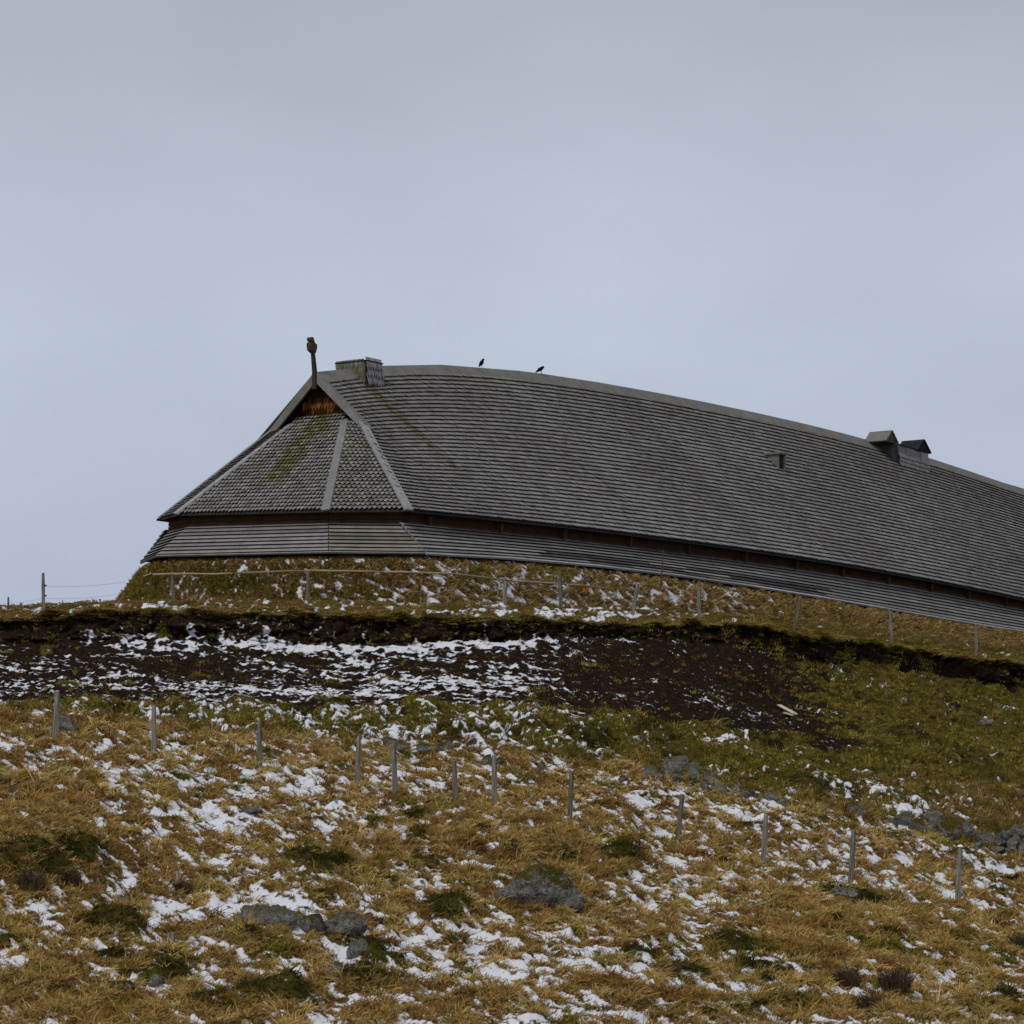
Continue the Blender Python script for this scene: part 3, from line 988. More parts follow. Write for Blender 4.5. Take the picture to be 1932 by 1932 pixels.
ROWS = 37
parts = []
for j in range(ROWS):
    qa = .035 + (1 - .035) * j / ROWS
    pitch_q = (1 - .035) / ROWS
    a0 = float(smin(min(qa + pitch_q, 1)))
    s = np.arange(a0 + .03 + (.062 if j % 2 else 0), LEN - a0, .125)
    s = s + rng.normal(0, .006, len(s))
    jq = qa + .0022 * fbm(s * .12, np.full(len(s), qa * 3), 2, 200) + .0004 * rng.normal(0, 1, len(s))
    P = RS(s, jq)
    Nn = RN(s, jq)
    E = unit(RS(s + .01, jq) - RS(s - .01, jq))
    G = unit(RS(s, jq + .01) - RS(s, jq - .01))
    pitch = np.linalg.norm(RS(s, jq + pitch_q) - RS(s, jq), axis=-1)
    tint = np.clip(.55 + .10 * rng.normal(0, 1, len(s)) + .26 * fbm(s * .10, np.full(len(s), qa * 2.0), 3, 210) + .16 * fbm(s * .5, np.full(len(s), qa * 1.2), 2, 212) + .12 * (qa - .5) - .35 * (rng.random(len(s)) < .02) + .3 * (rng.random(len(s)) < .012), 0, 1)
    # moss where water runs off the near louver, a few green traces below the ridge
    dm = seg_dist(s, qa * 7.5, [(5.75, .9, 5.95, 2.2), (5.95, 2.2, 6.4, 5.0)])
    moss = 1.25 * np.exp(-(dm / .27) ** 2) * (1.0 - .11 * qa * 7.5) + .22 * np.exp(-((qa - .03) / .06) ** 2) * (fbm(s * .5, s * 0, 2, 3) > 0)
    parts.append((P, Nn, E, G, np.full(len(s), .122), pitch, tint, patchy(moss)))
o = hp(shingle_mesh('shingles', [M['shingle'], M['endgrain']], parts, thick=.085, tip=.10, square=.72, jag=.035))
tag(o, kind='stuff')


def flat_patch(p0, p1, q1, q0, rows, wd, moss_fn=None, tint0=.5):
    """shingle rows on a four-cornered face: p0-p1 lower edge, q0-q1 upper edge"""
    p0, p1, q0, q1 = (np.array(p) for p in (p0, p1, q0, q1))
    e = unit(p1 - p0)
    nn = unit(np.cross(p1 - p0, q0 - p0))
    if nn[2] < 0: nn = -nn
    out = []
    for j in range(rows):
        t = 1 - (j) / rows           # anchor at the top of the row
        tb = max(0, 1 - (j + 1) / rows)
        la, ra = p0 + (q0 - p0) * t, p1 + (q1 - p1) * t
        lb, rb = p0 + (q0 - p0) * tb, p1 + (q1 - p1) * tb
        L = np.linalg.norm(rb - lb)
        ph = wd / 2 if j % 2 else 0
        x = np.arange(ph + wd * .3, L, wd)
        if len(x) == 0:
            continue
        fr = x / L
        anchor = la + (ra - la) * fr[:, None]
        low = lb + (rb - lb) * fr[:, None]
        # keep shingles straight down the slope
        g = unit(np.cross(nn, e))
        if g[2] > 0: g = -g
        pl = abs(np.dot((lb - la), g))
        anchor = low - g * pl
        k = len(x)
        tint = np.clip(tint0 + .17 * rng.normal(0, 1, k) + .12 * fbm(x * .6, np.full(k, j * .2), 2, 300), 0, 1)
        moss = patchy(moss_fn(fr, np.full(k, tb), x)) if moss_fn else np.zeros(k)
        out.append((anchor, np.repeat(nn[None], k, 0), np.repeat(e[None], k, 0), np.repeat(g[None], k, 0), np.full(k, wd * .98), np.full(k, pl), tint, moss))
    return out


def hip_moss(fr, t, x):
    c = .49 + .06 * t                 # a mossy streak down the middle, widest near the top
    wd_ = .035 + .10 * t
    return np.clip(np.exp(-((fr - c) / (wd_ * 1.25)) ** 4) * sm(.22, .45, t) * (1 - .45 * sm(.88, 1, t)) * 1.6 + .40 * sm(.5, 1, t) * np.exp(-((fr - .6) / .35) ** 2) + .10, 0, 1)


parts = flat_patch(B3, C3, HV(SG, wTop, zTop), HV(SG, -wTop, zTop), 27, .17, hip_moss)
parts += flat_patch(C3, E3, T2, T1, 26, .17, lambda fr, t, x: np.full(len(x), .16))
parts += flat_patch(A3, B3, T1b, T2b, 26, .17)
o = hp(shingle_mesh('hip_shingles', [M['shingle'], M['endgrain']], parts, thick=.065, tip=.085))
tag(o, kind='stuff')

# ---- gable wall under the verge
zg = float(z_ridge(SG)) - .2
g = MB()
g.poly([HV(SG, -1.9, zTop - .7), HV(SG, 1.9, zTop - .7), HV(SG, 0, zg)])
g.poly([HV(SG + .12, -1.9, zTop - .7), HV(SG + .12, 0, zg), HV(SG + .12, 1.9, zTop - .7)])
gable = hp(g.build('gable_wall', M['wall']))
parts = []
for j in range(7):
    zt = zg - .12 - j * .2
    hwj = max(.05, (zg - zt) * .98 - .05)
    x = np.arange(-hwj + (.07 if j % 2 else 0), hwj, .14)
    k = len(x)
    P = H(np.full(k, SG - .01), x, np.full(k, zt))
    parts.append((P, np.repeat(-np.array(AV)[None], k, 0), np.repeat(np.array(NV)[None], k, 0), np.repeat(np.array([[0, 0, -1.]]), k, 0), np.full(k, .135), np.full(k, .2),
                  np.clip(-.1 + .16 * rng.normal(0, 1, k) + (.55 if j == 4 else .22 if j == 3 else .05), 0, 1), np.zeros(k)))  # overhang shade painted into the tint: rows dark except a lit band
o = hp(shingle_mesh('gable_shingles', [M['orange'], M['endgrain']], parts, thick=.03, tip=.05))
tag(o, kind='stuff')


def board(name, p0, p1, width, thick, wdir, ndir, mat, parent=None):
    """plank from p0 to p1; wdir across, ndir outwards"""
    wdir, ndir = wdir.normalized() * width / 2, ndir.normalized() * thick
    P = [p0 - wdir, p1 - wdir, p1 + wdir, p0 + wdir]
    o = hexa(name, [*P, *[p + ndir for p in P]], mat)
    if parent is None:
        hp(o)
    return o


def mid_quad(name, A, B, Cc, D, t, mat):
    """slab with face A-B-C-D and thickness vector t"""
    return hp(hexa(name, [A - t, B - t, Cc - t, D - t, A, B, Cc, D], mat))


# ---- barge boards on the verge
zap = float(z_ridge(SV)) + .02
slope = (zap - (zT2 + .12)) / wT2
for side in (1, -1):
    w2 = 2.42 if side > 0 else 2.6
    zt = zap - slope * w2
    A = HV(SV - .09, 0, zap - .38); B = HV(SV - .09, side * (w2 - .25), zt - .06)
    Cc = HV(SV - .09, side * w2, zt + .02); D = HV(SV - .09, 0, zap + .02)
    mid_quad('barge_board', A, B, Cc, D, -AV * .08, M['trim'] if side > 0 else M['board_warm'])  # left board takes a browner wood, its weaker light put into the colour
    # far end
    A, B, Cc, D = (HV(LEN - SV + .09, p[0], p[1]) for p in ((0, zap - .52 + 1), (side * (w2 - .36), zt + .9), (side * w2, zt + 1), (0, zap + 1)))
    mid_quad('barge_board', A, B, Cc, D, AV * .08, M['trim'])
    # verge capping strip along the roof edge
    P0, P1 = Vector(RS(SV, .01, side)), Vector(RS(SV, w2 / float(halfw(SV)), side))
    nn = Vector(RN(SV, .3, side))
    board('verge_strip', P0 + nn * .10 + AV * .02, P1 + nn * .10 + AV * .02, .16, .035, AV, nn, M['ridge'])

# ---- boards covering the hip corners
n_end = Vector(unit(np.cross(np.array(C3 - B3), np.array(T1 - B3)))); n_end = n_end if n_end.z > 0 else -n_end
n_ch = Vector(unit(np.cross(np.array(E3 - C3), np.array(T1 - C3)))); n_ch = n_ch if n_ch.z > 0 else -n_ch
n_chb = Vector(unit(np.cross(np.array(B3 - A3), np.array(T1b - A3)))); n_chb = n_chb if n_chb.z > 0 else -n_chb
for (p, q, n1, n2) in ((C3, T1, n_end, n_ch), (E3, T2, n_ch, Vector(RN(3.0, .6))), (B3, T1b, n_end, n_chb), (A3, T2b, n_chb, Vector(RN(3.0, .6, -1)))):
    nn = (n1 + n2).normalized()
    dirv = (q - p).normalized()
    wd = nn.cross(dirv).normalized()
    P0, P1 = p + nn * .055 - dirv * .05, q + nn * .055
    hp(hexa('corner_board', [P0 - wd * .17 - nn * .03, P1 - wd * .15 - nn * .03, P1 + wd * .15 - nn * .03, P0 + wd * .17 - nn * .03,
                             P0 - wd * .15 + nn * .035, P1 - wd * .13 + nn * .035, P1 + wd * .13 + nn * .035, P0 + wd * .15 + nn * .035], M['trim']))

# ---- ridge boards (each joint where the photograph shows one, then about every four metres)
rj = [SV - .03, 7.0, 11.2, 16.4, 17.9, 22.0, 26.5, 30.5, 34.5, 38.5, 42.5, 46.5, 51, 55, 59, 63, 67, LEN - SV]
for i in range(len(rj) - 1):
    s0, s1 = rj[i] + .004, rj[i + 1] - .004
    for side in (1, -1):
        P = []
        for s in (s0, s1):
            zr = float(z_ridge(s))
            slp = (zr - float(z_eave(s))) / float(halfw(s))
            P.append([HV(s, 0 if side > 0 else -.03, zr), HV(s, side * .42, zr - slp * .42 - .012 + random.uniform(-.008, .008))])
        nn = Vector(RN(s0, .1, side)) * .055
        A, D = P[0]; B, Cc = P[1]
        hp(hexa('ridge_board', [A - nn, B - nn, Cc - nn, D - nn, A, B, Cc, D], M['ridge']))

# ---- walls under the eaves
zw0, zw1 = -1.2, .25


def outline(hw, wc, s0, se, n_side, s_far):
    """near-side outline from the far-left side round the gable end and along the near side: list of (s, w)"""
    pts_ = [(s_far_l, -float(hw(s_far_l))) for s_far_l in np.linspace(30, se, 12)]
    pts_ += [(s0, -wc), (s0, wc)]
    pts_ += [(s, float(hw(s))) for s in np.linspace(se, s_far, n_side)]
    return pts_


wo_ = outline(hw_wall, 3.15, .42, 1.8, 40, LEN - 1.8)
wb = MB()
for (a, b_) in zip(wo_[:-1], wo_[1:]):
    ra_, rb_ = float(end_rise(a[1])), float(end_rise(b_[1]))
    za, zb = float(z_skt(max(a[0], 1.8))) + ra_, float(z_skt(max(b_[0], 1.8))) + rb_
    ea, eb = float(z_eave(max(a[0], 1.6))) + ra_, float(z_eave(max(b_[0], 1.6))) + rb_
    wb.poly([HV(*a, za - 1.0), HV(*b_, zb - 1.0), HV(*b_, eb + .25), HV(*a, ea + .25)])
wall = hp(wb.build('wall', M['wall']))
for s in np.arange(3.0, 66, 3.75):
    s = float(s) + random.uniform(-.15, .15)
    w, z0, z1 = float(hw_wall(s)), float(z_skt(s)), float(z_eave(s)) - .05
    P0 = [HV(s - .07, w, z0 - .1), HV(s + .07, w, z0 - .1), HV(s + .07, w + .2, z0 + .0), HV(s - .07, w + .2, z0 + .0)]
    P1 = [HV(s - .07, w, z1), HV(s + .07, w, z1), HV(s + .07, w + .26, z1), HV(s - .07, w + .26, z1)]
    hp(hexa('wall_post', P0 + P1, M['wall']))
for s in np.arange(1.9, 66, 7.5):
    s1 = min(s + 7.49, LEN - 2)
    f = lambda x, dz, dw: HV(x, float(hw_wall(x)) + dw, float(z_skt(x)) + dz)
    hp(hexa('sill_beam', [f(s, .015, .0), f(s1, .015, .0), f(s1, .015, .10), f(s, .015, .10), f(s, .10, .0), f(s1, .10, .0), f(s1, .10, .10), f(s, .10, .10)], M['wall']))
# log courses on the end walls
for (p, q) in (((.42, -3.15), (.42, 3.15)), ((.42, 3.15), (1.8, 5.28)), ((1.8, -5.28), (.42, -3.15))):
    p3, q3 = HV(*p, 0), HV(*q, 0)
    dirv = (q3 - p3).normalized()
    out = dirv.cross(UPV)
    if out.dot(-AV) < 0: out = -out
    zb = float(z_skt(1.8))
    for j in range(3):
        z = zb + .06 + j * .17
        board('wall_log', Vector((p3.x, p3.y, z + EYE + float(end_rise(p[1])))), Vector((q3.x, q3.y, z + EYE + float(end_rise(q[1])))), .15, .07 - j * .01, UPV, out, M['wall'])

# ---- the lower skirt roof: overlapping weatherboards, each board a piece of it
sk = MB()
RSK = 8


def skirt_pt(seg, x, r, lift=0.0):
    """seg: ('side', sign) / ('end') / ('ch', sign); x along, r 0 top .. 1 bottom"""
    kind, sg = seg
    if kind == 'side':
        s = x
        wt, wbm = float(hw_wall(s)) + .04, float(hw_sk(s))
        zt, zb = float(z_skt(s)) + .03 + (.38 if sg < 0 else 0), float(z_skb(s)) + (.38 if sg < 0 else 0)
        p = HV(s, sg * (wt + (wbm - wt) * r), zt + (zb - zt) * r)
        nn = (NV * sg * (zt - zb) + UPV * (wbm - wt)).normalized()
    else:
        zt, zb = float(z_skt(1.8)) + .03, float(z_skb(1.53))
        top = {'end': ((.42, -3.15), (.42, 3.15)), 'ch': ((.42, sg * 3.15), (1.8, sg * 5.28))}[kind]
        bot = {'end': ((-.6, -3.75), (-.6, 3.95)), 'ch': ((-.6, 3.95 if sg > 0 else -3.75), (1.53, sg * 6.42))}[kind]
        a = [top[0][i] + (top[1][i] - top[0][i]) * x for i in (0, 1)]
        c_ = [bot[0][i] + (bot[1][i] - bot[0][i]) * x for i in (0, 1)]
        wr_ = a[1] + (c_[1] - a[1]) * r
        p = HV(a[0] + (c_[0] - a[0]) * r, wr_, zt + (zb - zt) * r + float(end_rise(wr_, .038, 3.9)))
        e = HV(bot[1][0] - bot[0][0], bot[1][1] - bot[0][1], 0) - HV(0, 0, 0)
        down = HV(c_[0] - a[0], c_[1] - a[1], zb - zt) - HV(0, 0, 0)
        nn = e.cross(down).normalized()
        if nn.z < 0: nn = -nn
    return p + nn * lift


segs = [(('end', 0), [0, .48, 1]), (('ch', 1), [0, 1]), (('ch', -1), [0, 1])]
for seg, xs in segs + [(('side', 1), list(np.linspace(1.62, LEN - 1.6, 40))), (('side', -1), list(np.linspace(1.62, LEN - 1.6, 20)))]:
    for a, b_ in zip(xs[:-1], xs[1:]):
        sk.poly([skirt_pt(seg, a, 0, -.03), skirt_pt(seg, b_, 0, -.03), skirt_pt(seg, b_, .99, -.03), skirt_pt(seg, a, .99, -.03)])
lower = hp(sk.build('lower_roof', M['deck']))


def skirt_board(seg, x0, x1, j, mat, name='board'):
    r0, r1 = (j - .25) / RSK, (j + 1) / RSK
    r0 = max(r0, 0)
    jl = random.uniform(-.004, .006)
    P = [skirt_pt(seg, x0, r0, -.015), skirt_pt(seg, x1, r0, -.015), skirt_pt(seg, x1, r1, .03 + jl), skirt_pt(seg, x0, r1, .03 + jl)]
    Q = [skirt_pt(seg, x0, r0, .012), skirt_pt(seg, x1, r0, .012), skirt_pt(seg, x1, r1, .085 + jl), skirt_pt(seg, x0, r1, .085 + jl)]
    o = hexa(name, P + Q, mat)
    o.data.materials.append(M['endgrain'])
    o.data.polygons[4].material_index = 1
    o.parent = lower
    return o


for j in range(RSK):
    for seg, xs in segs:
        for a, b_ in zip(xs[:-1], xs[1:]):
            warm = (seg[0] == 'ch' and seg[1] > 0 and j > 1) or (seg[0] == 'end' and j == 7)
            skirt_board(seg, a + .001, b_ - .001, j, M['board_warm'] if warm else M['board'])
    x = 1.56
    off = random.uniform(1.2, 4.0)
    while x < LEN - 1.7:
        x1 = min(x + off, LEN - 1.6)
        dark = (5 <= j <= 7) and (5.5 < x < 25) and random.random() < (.62 if j > 5 else .3)
        skirt_board(('side', 1), x + .004, x1 - .004, j, M['board_dark'] if dark else M['board'])
        x = x1
        off = random.uniform(2.2, 3.6) if (j >= 5 and x < 24) else random.uniform(4.2, 5.6)
    for x in np.arange(1.6, LEN - 2, 17.6):
        skirt_board(('side', -1), float(x), min(float(x) + 17.59, LEN - 1.6), j, M['board'])
# pale edge board at the foot of the skirt
for seg, xs in segs:
    for a, b_ in zip(xs[:-1], xs[1:]):
        P = [skirt_pt(seg, a, .985, -.03), skirt_pt(seg, b_, .985, -.03), skirt_pt(seg, b_, 1.035, -.03), skirt_pt(seg, a, 1.035, -.03)]
        Q = [skirt_pt(seg, a, .985, .04), skirt_pt(seg, b_, .985, .04), skirt_pt(seg, b_, 1.035, .04), skirt_pt(seg, a, 1.035, .04)]
        o = hexa('edge_board', P + Q, M['board']); o.parent = lower
xs = [1.55] + list(np.arange(6.2, LEN - 4, 4.9)) + [LEN - 1.6]
for a, b_ in zip(xs[:-1], xs[1:]):
    P = [skirt_pt(('side', 1), x, r, l_) for (x, r, l_) in ((a, 1.0, -.03), (b_ - .01, 1.0, -.03), (b_ - .01, 1.06, -.03), (a, 1.06, -.03))]
    Q = [skirt_pt(('side', 1), x, r, l_) for (x, r, l_) in ((a, 1.0, .05), (b_ - .01, 1.0, .05), (b_ - .01, 1.06, .05), (a, 1.06, .05))]
    o = hexa('edge_board', P + Q, M['edge']); o.parent = lower

# ---- carved finial on the gable tip
zf = float(z_ridge(SV))
fin = MB()
SF = SV - .12


def fin_ring(s, z, hs, hw_):
    return [HV(s - hs, -hw_, z), HV(s + hs, -hw_, z), HV(s + hs, hw_, z), HV(s - hs, hw_, z)]


zs = [(-.62, .05, .085, .0), (0.0, .06, .072, 0.0), (.35, .055, .066, -.05), (.75, .048, .060, -.11), (.98, .045, .056, -.15)]
for (a, b_) in zip(zs[:-1], zs[1:]):
    fin.box8(fin_ring(SF + a[3], zf + a[0], a[1], a[2]) + fin_ring(SF + b_[3], zf + b_[0], b_[1], b_[2]))
finial = hp(fin.build('finial_post', M['carved']))
# head: carved outline in the plane of the ridge, with thickness, cheek and brow
head_uv = [(596.6, 668), (591, 665.5), (585.5, 663), (583.8, 655), (583.7, 649.5), (586.2, 647.2), (589.5, 648.5), (588.5, 646), (584.8, 645), (584.2, 640.5), (586, 638.2), (592.5, 637.8), (594.8, 643.5), (597, 647), (599.4, 649.6), (602.3, 648.4), (603.4, 656), (601, 663), (599.3, 667)]
dF = float(H(SF, 0, 0)[1])
hb = bmesh.new()
vs_ = []
for (u, v) in head_uv:
    ds = (u - 596.0) / F * dF / AX * .60
    vs_.append(hb.verts.new(HV(SF - .10 + ds, -.105, (VH - v) / F * dF)))
f_ = hb.faces.new(vs_)
ex = bmesh.ops.extrude_face_region(hb, geom=[f_])
for g_ in ex['geom']:
    if isinstance(g_, bmesh.types.BMVert):
        g_.co += NV * .21
bmesh.ops.recalc_face_normals(hb, faces=hb.faces)
bmesh.ops.bevel(hb, geom=list(hb.edges), offset=.028, segments=2, affect='EDGES', clamp_overlap=True)
me = bpy.data.meshes.new('carved_head')
hb.to_mesh(me)
me.materials.append(M['carved'])
head = link(bpy.data.objects.new('carved_head', me))
head.parent = finial


# ---- smoke louvers on the ridge
def child(o, parent):
    o.parent = parent
    return o


s0, s1, zt = 5.67, 6.62, float((VH - 683) / F * 113.5)
lv = MB()
lv.box8([HV(s0, -.66, zt - 1.0), HV(s1, -.66, zt - 1.0), HV(s1, .72, zt - 1.0), HV(s0, .72, zt - 1.0), HV(s0, -.62, zt), HV(s1, -.62, zt), HV(s1, .68, zt), HV(s0, .68, zt)])
lou = hp(lv.build('smoke_louver', M['brown']))
child(hexa('louver_lid', [HV(s0 - .05, -.70, zt + .003), HV(s1 + .05, -.70, zt + .003), HV(s1 + .05, .74, zt + .003), HV(s0 - .05, .74, zt + .003),
                          HV(s0 - .05, -.70, zt + .04), HV(s1 + .05, -.70, zt + .04), HV(s1 + .05, .74, zt + .04), HV(s0 - .05, .74, zt + .04)], M['black']), lou)
parts = flat_patch(HV(s0, .76, zt - .86), HV(s1, .76, zt - .86), HV(s1, .69, zt), HV(s0, .69, zt), 3, .095, None, .8)
for p in parts:
    p[1][:] = np.array(NV)
child(tag(shingle_mesh('louver_shingles', [M['purple'], M['endgrain']], parts, thick=.045, tip=.055), kind='stuff'), lou)
parts = []
for j in range(4):
    z = zt - .02 - j * .21
    lo, hi = (-.62, .66) if j < 1 else (-.6 + .0 * j, .68)
    x = np.arange(lo + (.05 if j % 2 else 0), hi, .1)
    k_ = len(x)
    parts.append((H(np.full(k_, s0 - .005), x, np.full(k_, z)), np.repeat(-np.array(AV)[None], k_, 0), np.repeat(np.array(NV)[None], k_, 0), np.repeat(np.array([[0, 0, -1.]]), k_, 0),
                  np.full(k_, .098), np.full(k_, .21), np.clip(.45 + .2 * rng.normal(0, 1, k_), 0, 1), np.clip(.55 + .35 * rng.normal(0, 1, k_), 0, 1)))
child(tag(shingle_mesh('louver_side_shingles', [M['shingle'], M['endgrain']], parts, thick=.022, tip=.035), kind='stuff'), lou)

s0, s1 = 46.0, 49.0
zt0, zt1 = float((VH - 841) / F * 146.2), float((VH - 857) / F * 148.6)
zb0, zb1 = zt0 - .95, zt1 - .98
lv = MB()
lv.box8([HV(s0, -.85, zb0 - .3), HV(s1, -.85, zb1 - .3), HV(s1, .95, zb1 - .1), HV(s0, .95, zb0 - .1), HV(s0, -.75, zt0), HV(s1, -.75, zt1), HV(s1, .9, zt1), HV(s0, .9, zt0)])
lou2 = hp(lv.build('smoke_louver', M['brown']))
child(hexa('louver_wall', [HV(45.5, .15, zb0 - .2), HV(45.995, .15, zb0 - .3), HV(45.995, .92, zb0 - .2), HV(45.5, .92, zb0 - .1), HV(45.5, .15, zt0 + .05), HV(45.995, .15, zt0 + .05), HV(45.995, .88, zt0 + .05), HV(45.5, .88, zt0 + .05)], M['board_dark']), lou2)
nW = 4
child(hexa('louver_lid', [HV(s0, -.8, zt0 + .03), HV(s1, -.8, zt1 + .03), HV(s1, 1.0, zt1 + .03), HV(s0, 1.0, zt0 + .03), HV(s0, -.8, zt0 + .08), HV(s1, -.8, zt1 + .08), HV(s1, 1.0, zt1 + .08), HV(s0, 1.0, zt0 + .08)], M['black']), lou2)
for i in range(nW):
    a, b_ = s0 + (s1 - s0) * i / nW + .015, s0 + (s1 - s0) * (i + 1) / nW - .015
    za, zb_ = zt0 + (zt1 - zt0) * i / nW + .02, zt0 + (zt1 - zt0) * (i + 1) / nW + .02
    lift = .02 * (i % 2)
    child(hexa('louver_board', [HV(a, .905, za - .42), HV(b_, .905, zb_ - .42), HV(b_, .975 + lift, zb_ - .42), HV(a, .975 + lift, za - .42),
                                HV(a, .905, za), HV(b_, .905, zb_), HV(b_, .955 + lift, zb_), HV(a, .955 + lift, za)], M['trim']), lou2)
parts = flat_patch(HV(s0, 1.03, zb0 + .02), HV(s1, 1.03, zb1 + .02), HV(s1, .95, zt1 - .36), HV(s0, .95, zt0 - .36), 3, .1, None, .85)
for p in parts:
    p[1][:] = np.array(NV)
child(tag(shingle_mesh('louver_shingles', [M['purple'], M['endgrain']], parts, thick=.045, tip=.055), kind='stuff'), lou2)
for (sa, sb, zbv, zav, mm, gm) in ((44.65, 45.85, zt0 + .06, 19.55, M['ridge'], M['brown']), (47.75, 49.15, zt1 + .03, 19.47, M['black'], M['black'])):
    smid = (sa + sb) / 2
    wn_, wf = 1.0, -.12
    # two roof slabs and a gable panel
    for (e, nrm) in ((sa, -1), (sb, 1)):
        t = (UPV * (abs(e - smid)) + AV * nrm * (zav - zbv)).normalized() * .05
        A, B, Cc, D = HV(e, wf, zbv), HV(e, wn_ + .06, zbv), HV(smid, wn_ + .06, zav), HV(smid, wf, zav)
        child(hexa('louver_roof', [A, B, Cc, D, A + t, B + t, Cc + t, D + t], mm), lou2)
    child(hexa('louver_gable', [HV(sa + .06, wn_ - .05, zbv), HV(sb - .06, wn_ - .05, zbv), HV(sb - .06, wn_, zbv), HV(sa + .06, wn_, zbv),
                                HV(smid - .01, wn_ - .05, zav - .06), HV(smid + .01, wn_ - .05, zav - .06), HV(smid + .01, wn_, zav - .06), HV(smid - .01, wn_, zav - .06)], gm), lou2)

# ---- small hatch in the near roof slope
ss, qq = np.meshgrid(np.linspace(25, 50, 300), np.linspace(.05, .9, 200))
P = RS(ss, qq)
uu_, vv_ = P[..., 0] / P[..., 1] * F + UC, VH - (P[..., 2] - EYE) / P[..., 1] * F
k = np.argmin((uu_ - 1470) ** 2 + (vv_ - 886) ** 2)
hs_, hq = float(ss.ravel()[k]), float(qq.ravel()[k])
hc0 = Vector(RS(hs_, hq)); hn = Vector(RN(hs_, hq)); he = Vector(unit(RS(hs_ + .01, hq) - RS(hs_ - .01, hq)))
hg = Vector(unit(RS(hs_, hq + .01) - RS(hs_, hq - .01)))


hw0 = hq * float(halfw(hs_))           # front plane of the hatch stands upright on the roof slope
hz0 = hc0.z - EYE - .36


def vbox(x0, x1, w0, w1, z0, z1):
    return [HV(hs_ + x0, hw0 + w0, hz0 + z0), HV(hs_ + x1, hw0 + w0, hz0 + z0), HV(hs_ + x1, hw0 + w1, hz0 + z0), HV(hs_ + x0, hw0 + w1, hz0 + z0),
            HV(hs_ + x0, hw0 + w0, hz0 + z1), HV(hs_ + x1, hw0 + w0, hz0 + z1), HV(hs_ + x1, hw0 + w1, hz0 + z1), HV(hs_ + x0, hw0 + w1, hz0 + z1)]


hatch = hp(hexa('roof_hatch', vbox(-.18, .18, -.95, .10, -.1, .98), M['black']))
child(hexa('jamb', vbox(-.23, -.18, -.90, .13, -.1, .98), M['ridge']), hatch)
child(hexa('jamb', vbox(.18, .30, -.90, .18, -.1, .98), M['trim']), hatch)
child(hexa('lintel', vbox(-.32, .40, -.55, .24, .983, 1.06), M['ridge']), hatch)
child(hexa('sill', vbox(-.17, .17, .10, .20, -.06, .02), M['brown']), hatch)

# ------------------------------------------------------------------ turf wall wrapped round the foot of the house
to = [(s, -float(hw_sk(s)) + .12) for s in np.linspace(22, 1.6, 10)]
to += [(-.42, -3.72), (-.42, 3.88)]
to += [(float(s), float(hw_sk(s)) - .12) for s in np.linspace(1.6, LEN - 1.6, 60)]
to = np.array(to)
dl = np.concatenate([[0], np.cumsum(np.hypot(*np.diff(to, axis=0).T))])
step = .11
x = np.arange(0, dl[-1], step)
os_, ow_ = np.interp(x, dl, to[:, 0]), np.interp(x, dl, to[:, 1])
ks = np.hanning(15); ks /= ks.sum()
os_ = np.convolve(np.pad(os_, 7, 'edge'), ks, 'valid'); ow_ = np.convolve(np.pad(ow_, 7, 'edge'), ks, 'valid')
tx, ty = np.gradient(os_), np.gradient(ow_)
kl = np.hanning(31); kl /= kl.sum()
nx_, ny_ = ty * 1.0, -tx * 1.0            # outward (checked below)
if (nx_ * -1).mean() < 0 and False:
    nx_, ny_ = -nx_, -ny_
mid_end = np.argmin(np.abs(os_ + .42) + np.abs(ow_))
if nx_[mid_end] > 0:
    nx_, ny_ = -nx_, -ny_
nx_ = np.convolve(np.pad(nx_, 15, 'edge'), kl, 'valid'); ny_ = np.convolve(np.pad(ny_, 15, 'edge'), kl, 'valid')
nrm_ = np.hypot(nx_, ny_); nx_ /= nrm_; ny_ /= nrm_
ztop = z_skb(np.clip(os_, 1.53, LEN)) - .10 + end_rise(ow_, .038, 3.9)
fs_, fw_ = os_ + nx_ * 1.45, ow_ + ny_ * 1.45
Pf = H(fs_, fw_, 0 * fs_)
gz = np.array([ground_z(p[0], p[1]) for p in Pf]) - EYE
gz = np.convolve(np.pad(gz, 15, 'edge'), kl, 'valid') - .35
NR = 30
tr = np.linspace(0, 1, NR)[:, None]
xx = np.repeat(x[None], NR, 0)
hgt = ztop[None] + (gz - ztop)[None] * tr
outw = 1.45 * (tr ** .92)
lumpw = (.16 * fbm(xx * .6, hgt * .9, 3, 400) + .10 * np.clip(1 - worley(xx * 1.6, hgt * 2.0, 401) * 1.2, 0, 1) + .03 * fbm(xx * 5, hgt * 5, 3, 402)) * sm(0, .15, tr)
outw = outw + lumpw
Tw = H(os_[None] + nx_[None] * outw, ow_[None] + ny_[None] * outw, hgt + .06 * fbm(xx * 1.2, tr * 3 + 0 * xx, 2, 403))
tu = Tw[..., 0] / Tw[..., 1] * F + UC
tgreen = np.clip(.42 - .30 * sm(350, 1000, tu) + .55 * fbm(xx * .45, hgt * .9, 4, 410), 0, 1)
covT = np.interp(tu, [0, 250, 350, 600, 750, 900, 1150, 1300, 1500, 1700, 1932], [.01, .02, .24, .28, .34, .52, .58, .54, .44, .2, .15]) * np.interp(tr + 0 * xx, [0, .08, .2, .8, .95, 1], [.2, .7, 1, 1, 1.4, 1.4])
for (cu, cf, ru, rf, a) in ((1340, .12, 40, .05, .3), (960, .5, 30, .06, .3), (1090, .92, 150, .06, .3), (1180, .9, 60, .12, .15)):
    covT = covT + a * np.exp(-((tu - cu) / ru) ** 2 - ((tr - cf) / rf) ** 2)
